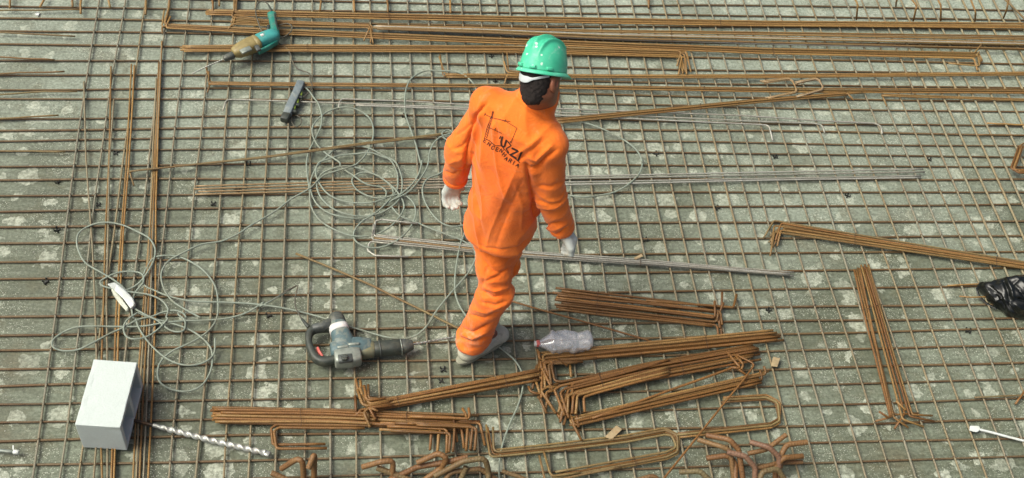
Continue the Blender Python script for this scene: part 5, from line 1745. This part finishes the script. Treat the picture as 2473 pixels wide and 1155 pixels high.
ALLB = np.vstack([ALLT, ALLJ, [hp_(0, 0, 0.13)], [ANL + FD * 0.15], [hp_(0, 0.12, -0.1)]])
lo_, hi_ = ALLB.min(0) - 0.10, ALLB.max(0) + 0.08
lo_[2] = 0.03
field_mesh('body', body, lo_, hi_, 0.0072, MAT['skin'], worker, 1)
for sx in (-1, 1):
    e = hp_(sx * 0.030, 0.084, 0.005)
    loft('eye', [e - hf * 0.006, e, e + hf * 0.006], [0.008, 0.011, 0.006], [0.006, 0.008, 0.005], MAT['eye'], worker, n=12, pw=2, up=hu)
    loft('pupil', [e + hf * 0.006, e + hf * 0.0085], 0.0045, 0.0045, MAT['pupil'], worker, n=10, pw=2, up=hu)


def ear(sx):
    def fn(P):
        e = ellip(P, hp_(sx * 0.083, -0.010, -0.020), HM, np.array([0.012, 0.024, 0.036]) * HS)
        e = np.maximum(e, -ellip(P, hp_(sx * 0.097, -0.006, -0.014), HM, np.array([0.012, 0.013, 0.022]) * HS))
        return smin(e, ellip(P, hp_(sx * 0.076, 0.002, -0.046), HM, np.array([0.008, 0.010, 0.012]) * HS), 0.006)
    c = hp_(sx * 0.083, -0.01, -0.02)
    field_mesh('ear', fn, c - 0.05, c + 0.05, 0.0025, MAT['skin'], worker, 1)


ear(1)
ear(-1)


def hair(P):
    h = ellip(P, hp_(0, -0.012, 0.020), HM, np.array([0.077, 0.097, 0.106]) * HS)
    h = smin(h, ellip(P, hp_(0, -0.044, -0.066), HM, np.array([0.054, 0.044, 0.070]) * HS), 0.035)
    y = (P - HC) @ hf / HS
    z = (P - HC) @ hu / HS
    h = np.maximum(h, (y + 0.006) - np.clip((z + 0.010) * 1.6, 0, 0.10) - 0.012 * (vnoise(P, 80, 6) - 0.5))
    h = np.maximum(h, np.minimum(0.02 - (z + 0.055), 1) * 0 + (-z - 0.125 + 0.016 * (vnoise(P, 60, 8) - 0.5)))
    x = np.abs((P - HC) @ hr / HS)
    cut = np.maximum(np.maximum(-0.022 - y, y - 0.06), np.maximum(z - 0.012, 0.03 - x))
    return np.maximum(h, -cut * HS)


field_mesh('hair', hair, HC - 0.14, HC + 0.14, 0.004, MAT['hair'], worker, 1, lambda V: (vnoise(V, 150, 3) - 0.5) * 0.006)


# helmet: ribbed shell, brim, band
def helmet_shell():
    V, F = [], []
    nu, nv = 96, 40
    A, B, Ct = 0.096 * HS, 0.116 * HS, 0.140 * HS
    zb = 0.030
    for j in range(nv + 1):
        ph = (j / nv) * math.pi / 2
        for i in range(nu):
            th = 2 * math.pi * i / nu
            rr = math.cos(ph) ** 0.86
            x, y, z = A * rr * math.cos(th), B * rr * math.sin(th), Ct * math.sin(ph) ** 0.92
            xs_, ys_ = x / A, y / B
            fade = max(0.0, min(1, (0.86 - abs(ys_)) / 0.25)) * min(1, z / (Ct * 0.35))
            bump_ = 0.0
            for c, w_, a_ in ((0.0, 0.09, 0.012), (0.40, 0.07, 0.0105), (-0.40, 0.07, 0.0105)):
                bump_ += a_ * math.exp(-((xs_ - c) / w_) ** 2)
            bump_ *= fade
            n = np.array([x / A ** 2, y / B ** 2, z / Ct ** 2 + 1e-6])
            n /= np.linalg.norm(n)
            p = np.array([x, y, z]) + n * bump_
            V.append(HC + hr * p[0] + hf * p[1] + hu * (p[2] + zb * HS))
    for j in range(nv):
        for i in range(nu):
            F.append((j * nu + i, j * nu + (i + 1) % nu, (j + 1) * nu + (i + 1) % nu, (j + 1) * nu + i))
    # brim: a rolled flange with a peak at the front
    base = len(V)
    prof = [(0.0, 0.0), (0.004, -0.003), (0.008, -0.008), (0.0095, -0.012), (0.008, -0.014), (0.004, -0.011), (-0.002, -0.008)]
    for dx, dz_ in prof:
        for i in range(nu):
            th = 2 * math.pi * i / nu
            pk = max(0.0, math.sin(th)) ** 3
            ex = dx * (1 + 2.0 * pk) + 0.001
            n2 = np.array([math.cos(th) / A, math.sin(th) / B])
            n2 /= np.linalg.norm(n2)
            x, y = A * math.cos(th) + n2[0] * ex, B * math.sin(th) + n2[1] * ex
            V.append(HC + hr * x + hf * y + hu * (dz_ - 0.010 * pk * (dx > 0) + zb * HS + 0.001))
    for j in range(len(prof) - 1):
        for i in range(nu):
            a, b = base + j * nu, base + (j + 1) * nu
            F.append((a + i, b + i, b + (i + 1) % nu, a + (i + 1) % nu))
    return V, F


hv, hfaces = helmet_shell()
hel = mesh_obj('helmet', hv, hfaces, MAT['helmet'], worker)
hel['label'] = 'scuffed green hard hat with raised ribs'
sm_ = hel.modifiers.new('thickness', 'SOLIDIFY')
sm_.thickness = 0.002
sm_.offset = -1
for i, th in enumerate((-110, -70, -150, -30)):
    t_ = math.radians(th)
    A, B = 0.096 * HS, 0.116 * HS
    c = HC + hr * (A * 1.03 * math.cos(t_)) + hf * (B * 1.03 * math.sin(t_)) + hu * (0.030 * HS + 0.010)
    tg = -hr * A * math.sin(t_) + hf * B * math.cos(t_)
    tg /= np.linalg.norm(tg)
    o = loft('slot_cover', [c - tg * 0.010, c + tg * 0.010], 0.005, 0.006, MAT['helmet'], hel, n=12, pw=4, up=hu)
    o.matrix_parent_inverse = Matrix.Identity(4)
# nape band hangs below the rear brim
bn_ = []
for th in np.linspace(-175, -20, 30):
    t_ = math.radians(th)
    dz_ = -0.008 - 0.026 * max(0, math.sin(-t_)) ** 2
    bn_.append(HC + hr * (0.080 * HS * math.cos(t_)) + hf * (0.106 * HS * math.sin(t_) - 0.006) + hu * (dz_ + 0.020))
wb = [0.0045 + 0.0075 * max(0, min(1, math.cos((i / 29 - 0.40) * 5.0) * 2)) for i in range(30)]
o = loft('nape_band', bn_, 0.0022, wb, MAT['band'], hel, n=10, pw=4, up=hu)
o.matrix_parent_inverse = Matrix.Identity(4)


# gloves with five fingers each
def glove(name, w, e, knuck, tips, thumb, side):
    """w wrist, e elbow, knuck = centre of the knuckles, tips = fingertip chain pixels"""
    d = (w - e) / np.linalg.norm(w - e)
    acr = side / np.linalg.norm(side)
    pal = knuck
    prims = [(w - d * 0.005, w + d * 0.028, 0.034, 0.031)]
    fingers = []
    for i, o_ in enumerate((-0.027, -0.009, 0.009, 0.026)):
        k0 = pal + acr * o_
        ln_ = (0.92, 1.05, 1.0, 0.8)[i]
        m1_ = k0 + tips[0] * 0.034 * ln_
        m2_ = m1_ + tips[1] * 0.026 * ln_
        m3_ = m2_ + tips[2] * 0.020 * ln_
        fingers.append((k0, m1_, m2_, m3_))

    def fn(P):
        D = cone(P, w - d * 0.012, w + d * 0.03, 0.037, 0.031)
        for o_ in (-0.018, 0.0, 0.018):
            D = smin(D, cone(P, w + d * 0.02 + acr * o_ * 0.6, pal + acr * o_ * 1.25, 0.020, 0.0165), 0.014)
        for k0, a1, a2, a3 in fingers:
            f_ = smin(cone(P, k0, a1, 0.0118, 0.0108), cone(P, a1, a2, 0.0108, 0.0100), 0.004)
            f_ = smin(f_, cone(P, a2, a3, 0.0100, 0.0088), 0.004)
            D = smin(D, f_, 0.006)
        t0, t1, t2 = thumb
        D = smin(D, smin(cone(P, t0, t1, 0.0150, 0.0118), cone(P, t1, t2, 0.0115, 0.0095), 0.004), 0.009)
        return D
    al = np.array([w - d * 0.03] + [p for f_ in fingers for p in f_] + list(thumb))
    return field_mesh(name, fn, al.min(0) - 0.045, al.max(0) + 0.045, 0.0032, MAT['glove'], worker, 1, lambda V: (vnoise(V, 60, 4) - 0.5) * 0.0025)


dn = np.array([0, 0, -1.0])
dL = uv_(WRL - ELL)
KL = reach(WRL, 1090, 462, 0.085)
fl = uv_(KL - WRL)
sideL = uv_(BH * 0.75 + BS * 0.65)
GL = glove('glove', WRL, ELL, KL, [uv_(fl + BS * 0.35 - BH * 0.25), uv_(fl * 0.5 + BS * 0.75 - BH * 0.55), uv_(BS * 0.9 - fl * 0.2 - BH * 0.3)],
           [WRL + fl * 0.035 + BH * 0.018, WRL + fl * 0.062 + BH * 0.040 + BS * 0.012, WRL + fl * 0.090 + BH * 0.044 + BS * 0.026], sideL)
KR = reach(WRR, 1382, 588, 0.085)
fr = uv_(KR - WRR)
sideR = uv_(BH * 0.85 - BS * 0.35)
GR = glove('glove', WRR, ELR, KR, [uv_(fr * 0.8 + dn * 0.5 - BS * 0.35), uv_(dn * 0.6 - BS * 0.8), uv_(-BS * 1.0 + dn * 0.1)],
           [WRR + fr * 0.03 + BH * 0.016 - BS * 0.012, WRR + fr * 0.058 + BH * 0.030 - BS * 0.034, WRR + fr * 0.082 + BH * 0.030 - BS * 0.050], sideR)


# boots
def boot(name, ank, fd, fs, heel):
    up_ = np.cross(fs, fd)

    def at(x, y, z):
        return heel + fd * x + fs * y + up_ * z

    def fn(P):
        q = P - heel
        x, y, z = q @ fd, q @ fs, q @ up_ 
        P2 = np.stack([x, y, z * 1.15], -1)
        d = cone(P2, [0.005, 0, 0.0], [0.09, 0.0, -0.004], 0.038, 0.036)
        d = smin(d, cone(P2, [0.09, 0.004, -0.004], [0.195, 0.006, -0.010], 0.040, 0.036), 0.03)
        d = smin(d, cone(P2, [0.190, 0.016, -0.010], [0.190, -0.008, -0.010], 0.030, 0.030), 0.02)
        d = smin(d, cone(P2, [0.028, 0, 0.02], [0.030, 0, 0.11], 0.042, 0.044), 0.03)
        d = np.maximum(d, -(z + 0.026))
        return np.maximum(d, z - 0.10)
    al = np.array([at(x, y, z) for x in (-0.06, 0.26) for y in (-0.06, 0.06) for z in (-0.05, 0.13)])
    o = field_mesh(name, fn, al.min(0) - 0.01, al.max(0) + 0.01, 0.005, MAT['boot'], worker, 1)
    out = []
    for t in np.linspace(0, 2 * math.pi, 40, endpoint=False):
        cx_ = 0.095 + 0.142 * math.cos(t)
        wd_ = np.interp(cx_, [-0.05, 0.0, 0.06, 0.10, 0.17, 0.24], [0.036, 0.041, 0.036, 0.039, 0.047, 0.030])
        out.append((cx_, 0.004 + wd_ * math.copysign(abs(math.sin(t)) ** 0.75, math.sin(t))))
    V, F = [], []
    for z in (-0.040, -0.036, -0.024, -0.020):
        k = 0.97 if z in (-0.040, -0.020) else 1.0
        for x, y in out:
            V.append(at(0.095 + (x - 0.095) * k, y * k, z))
    n = len(out)
    for j in range(3):
        for i in range(n):
            F.append((j * n + i, j * n + (i + 1) % n, (j + 1) * n + (i + 1) % n, (j + 1) * n + i))
    F += [tuple(range(n - 1, -1, -1)), tuple(3 * n + i for i in range(n))]
    so = mesh_obj('sole', V, F, MAT['sole'], o, False)
    so.matrix_parent_inverse = Matrix.Identity(4)
    tp = tube('boot_opening', [at(0.030, 0, 0.085), at(0.030, 0, 0.099)], [0.045, 0.045], MAT['bootdark'], o, sides=20)
    tp.matrix_parent_inverse = Matrix.Identity(4)
    return o


boot('boot', ANL, FD, FS, np.array([ANL[0], ANL[1], TOP + 0.040]) - FD * 0.035)
_fs2 = BS
_up2 = np.cross(_fs2, FD2)
boot('boot', ANR, FD2, _fs2, ANR - _up2 * 0.06 - FD2 * 0.035)

# ------------------------------------------------------------------ print on the back
from mathutils.bvhtree import BVHTree
jme = jk.data
bvh = BVHTree.FromPolygons([v.co.copy() for v in jme.vertices], [tuple(p.vertices) for p in jme.polygons])


def on_back(x, y):
    d = RX * ((x - PW / 2) / FOC) - RY * ((y - PH / 2) / FOC) + _fw
    d = Vector(d).normalized()
    hit, nor, _, _ = bvh.ray_cast(Vector(CAM), d)
    if hit is None:
        return None
    if nor.dot(d) > 0:
        nor = -nor
    return hit + nor * 0.0011


def ink(strokes, w, name='print', label=None):
    """flat lettering that follows the cloth; strokes and width in photograph pixels"""
    V, F = [], []
    for st in strokes:
        P = np.array(st, float)
        P2 = np.column_stack([P, np.zeros(len(P))])
        R_ = resample(P2, 2.0)[:, :2]
        T = np.gradient(R_, axis=0)
        T /= np.linalg.norm(T, axis=1)[:, None] + 1e-9
        R_[0] -= T[0] * w * 0.4
        R_[-1] += T[-1] * w * 0.4
        N = np.stack([-T[:, 1], T[:, 0]], 1)
        prev = None
        for p, n in zip(R_, N):
            a, b = on_back(*(p + n * w / 2)), on_back(*(p - n * w / 2))
            if a is None or b is None:
                prev = None
                continue
            i0 = len(V)
            V += [a, b]
            if prev is not None:
                F.append((prev, prev + 1, i0 + 1, i0))
            prev = i0
    o = mesh_obj(name, V, F, MAT['ink'], jk)
    o.matrix_parent_inverse = Matrix.Identity(4)
    if label:
        o['label'] = label
    return o


def B1(*p): return [(1150 + a / 6.793, 250 + b / 6.793) for a, b in p]


ink([B1((432, 552), (412, 630), (418, 690), (445, 712), (468, 700), (480, 660), (496, 608)), B1((595, 735), (692, 783), (560, 842), (652, 898)), B1((742, 802), (692, 925))], 4.6, 'print_big_letters')
ink([B1((520, 622), (575, 690), (492, 742), (532, 802)), B1((562, 628), (574, 638)), B1((404, 540), (386, 575))], 2.8, 'print_middle_letters')
tower = [B1((275, 122), (240, 240), (180, 400), (140, 562)), B1((290, 130), (268, 240), (218, 400), (178, 570))]
zig = []
for i in range(12):
    t0_, t1_ = i / 12, (i + 1) / 12
    La = np.array(B1((275, 122), (140, 562)))
    Lb = np.array(B1((290, 130), (178, 570)))
    zig.append([tuple(La[0] + (La[1] - La[0]) * t0_), tuple(Lb[0] + (Lb[1] - Lb[0]) * t1_)])
ink(tower + zig, 1.1, 'print_crane_tower')
ink([B1((140, 172), (240, 230), (480, 290), (670, 405)), B1((138, 195), (150, 160)), B1((215, 395), (420, 487)), B1((320, 400), (305, 435)), B1((484, 265), (470, 302)), B1((670, 405), (572, 640)), B1((228, 215), (262, 250)), B1((262, 215), (228, 250)), B1((240, 232), (560, 300))], 1.3, 'print_crane_jib')
ink([B1((130, 570), (220, 610), (310, 690), (420, 695), (480, 770), (560, 850), (650, 910), (715, 970))], 1.6, 'print_wave_line')
FONT = {'E': [[(1, 0), (0, 0), (0, 1), (1, 1)], [(0, .5), (.8, .5)]], 'N': [[(0, 0), (0, 1), (1, 0), (1, 1)]], 'G': [[(1, .85), (.7, 1), (.2, 1), (0, .7), (0, .3), (.2, 0), (.8, 0), (1, .2), (1, .45), (.6, .45)]],
        'H': [[(0, 0), (0, 1)], [(1, 0), (1, 1)], [(0, .5), (1, .5)]], 'A': [[(0, 0), (.5, 1), (1, 0)], [(.2, .35), (.8, .35)]], 'R': [[(0, 0), (0, 1), (.8, 1), (1, .75), (.8, .5), (0, .5)], [(.5, .5), (1, 0)]], 'I': [[(.5, 0), (.5, 1)]]}
word = 'ENGENHARIA'
ctrs = [(152, 612), (215, 665), (278, 725), (348, 752), (415, 775), (462, 838), (497, 902), (562, 938), (618, 972), (682, 1010)]
st_ = []
for i, ch in enumerate(word):
    a = np.array(ctrs[max(0, i - 1)], float)
    b = np.array(ctrs[min(9, i + 1)], float)
    u = (b - a) / np.linalg.norm(b - a)
    u = uv_(u * 0.5 + np.array([0.87, 0.45]) * 0.5)
    n = np.array([u[1], -u[0]])
    for s_ in FONT[ch]:
        st_.append(B1(*[tuple(np.array(ctrs[i]) + u * (x - .5) * 42 + n * (y - .5) * 58) for x, y in s_]))
ink(st_, 1.9, 'print_small_letters')
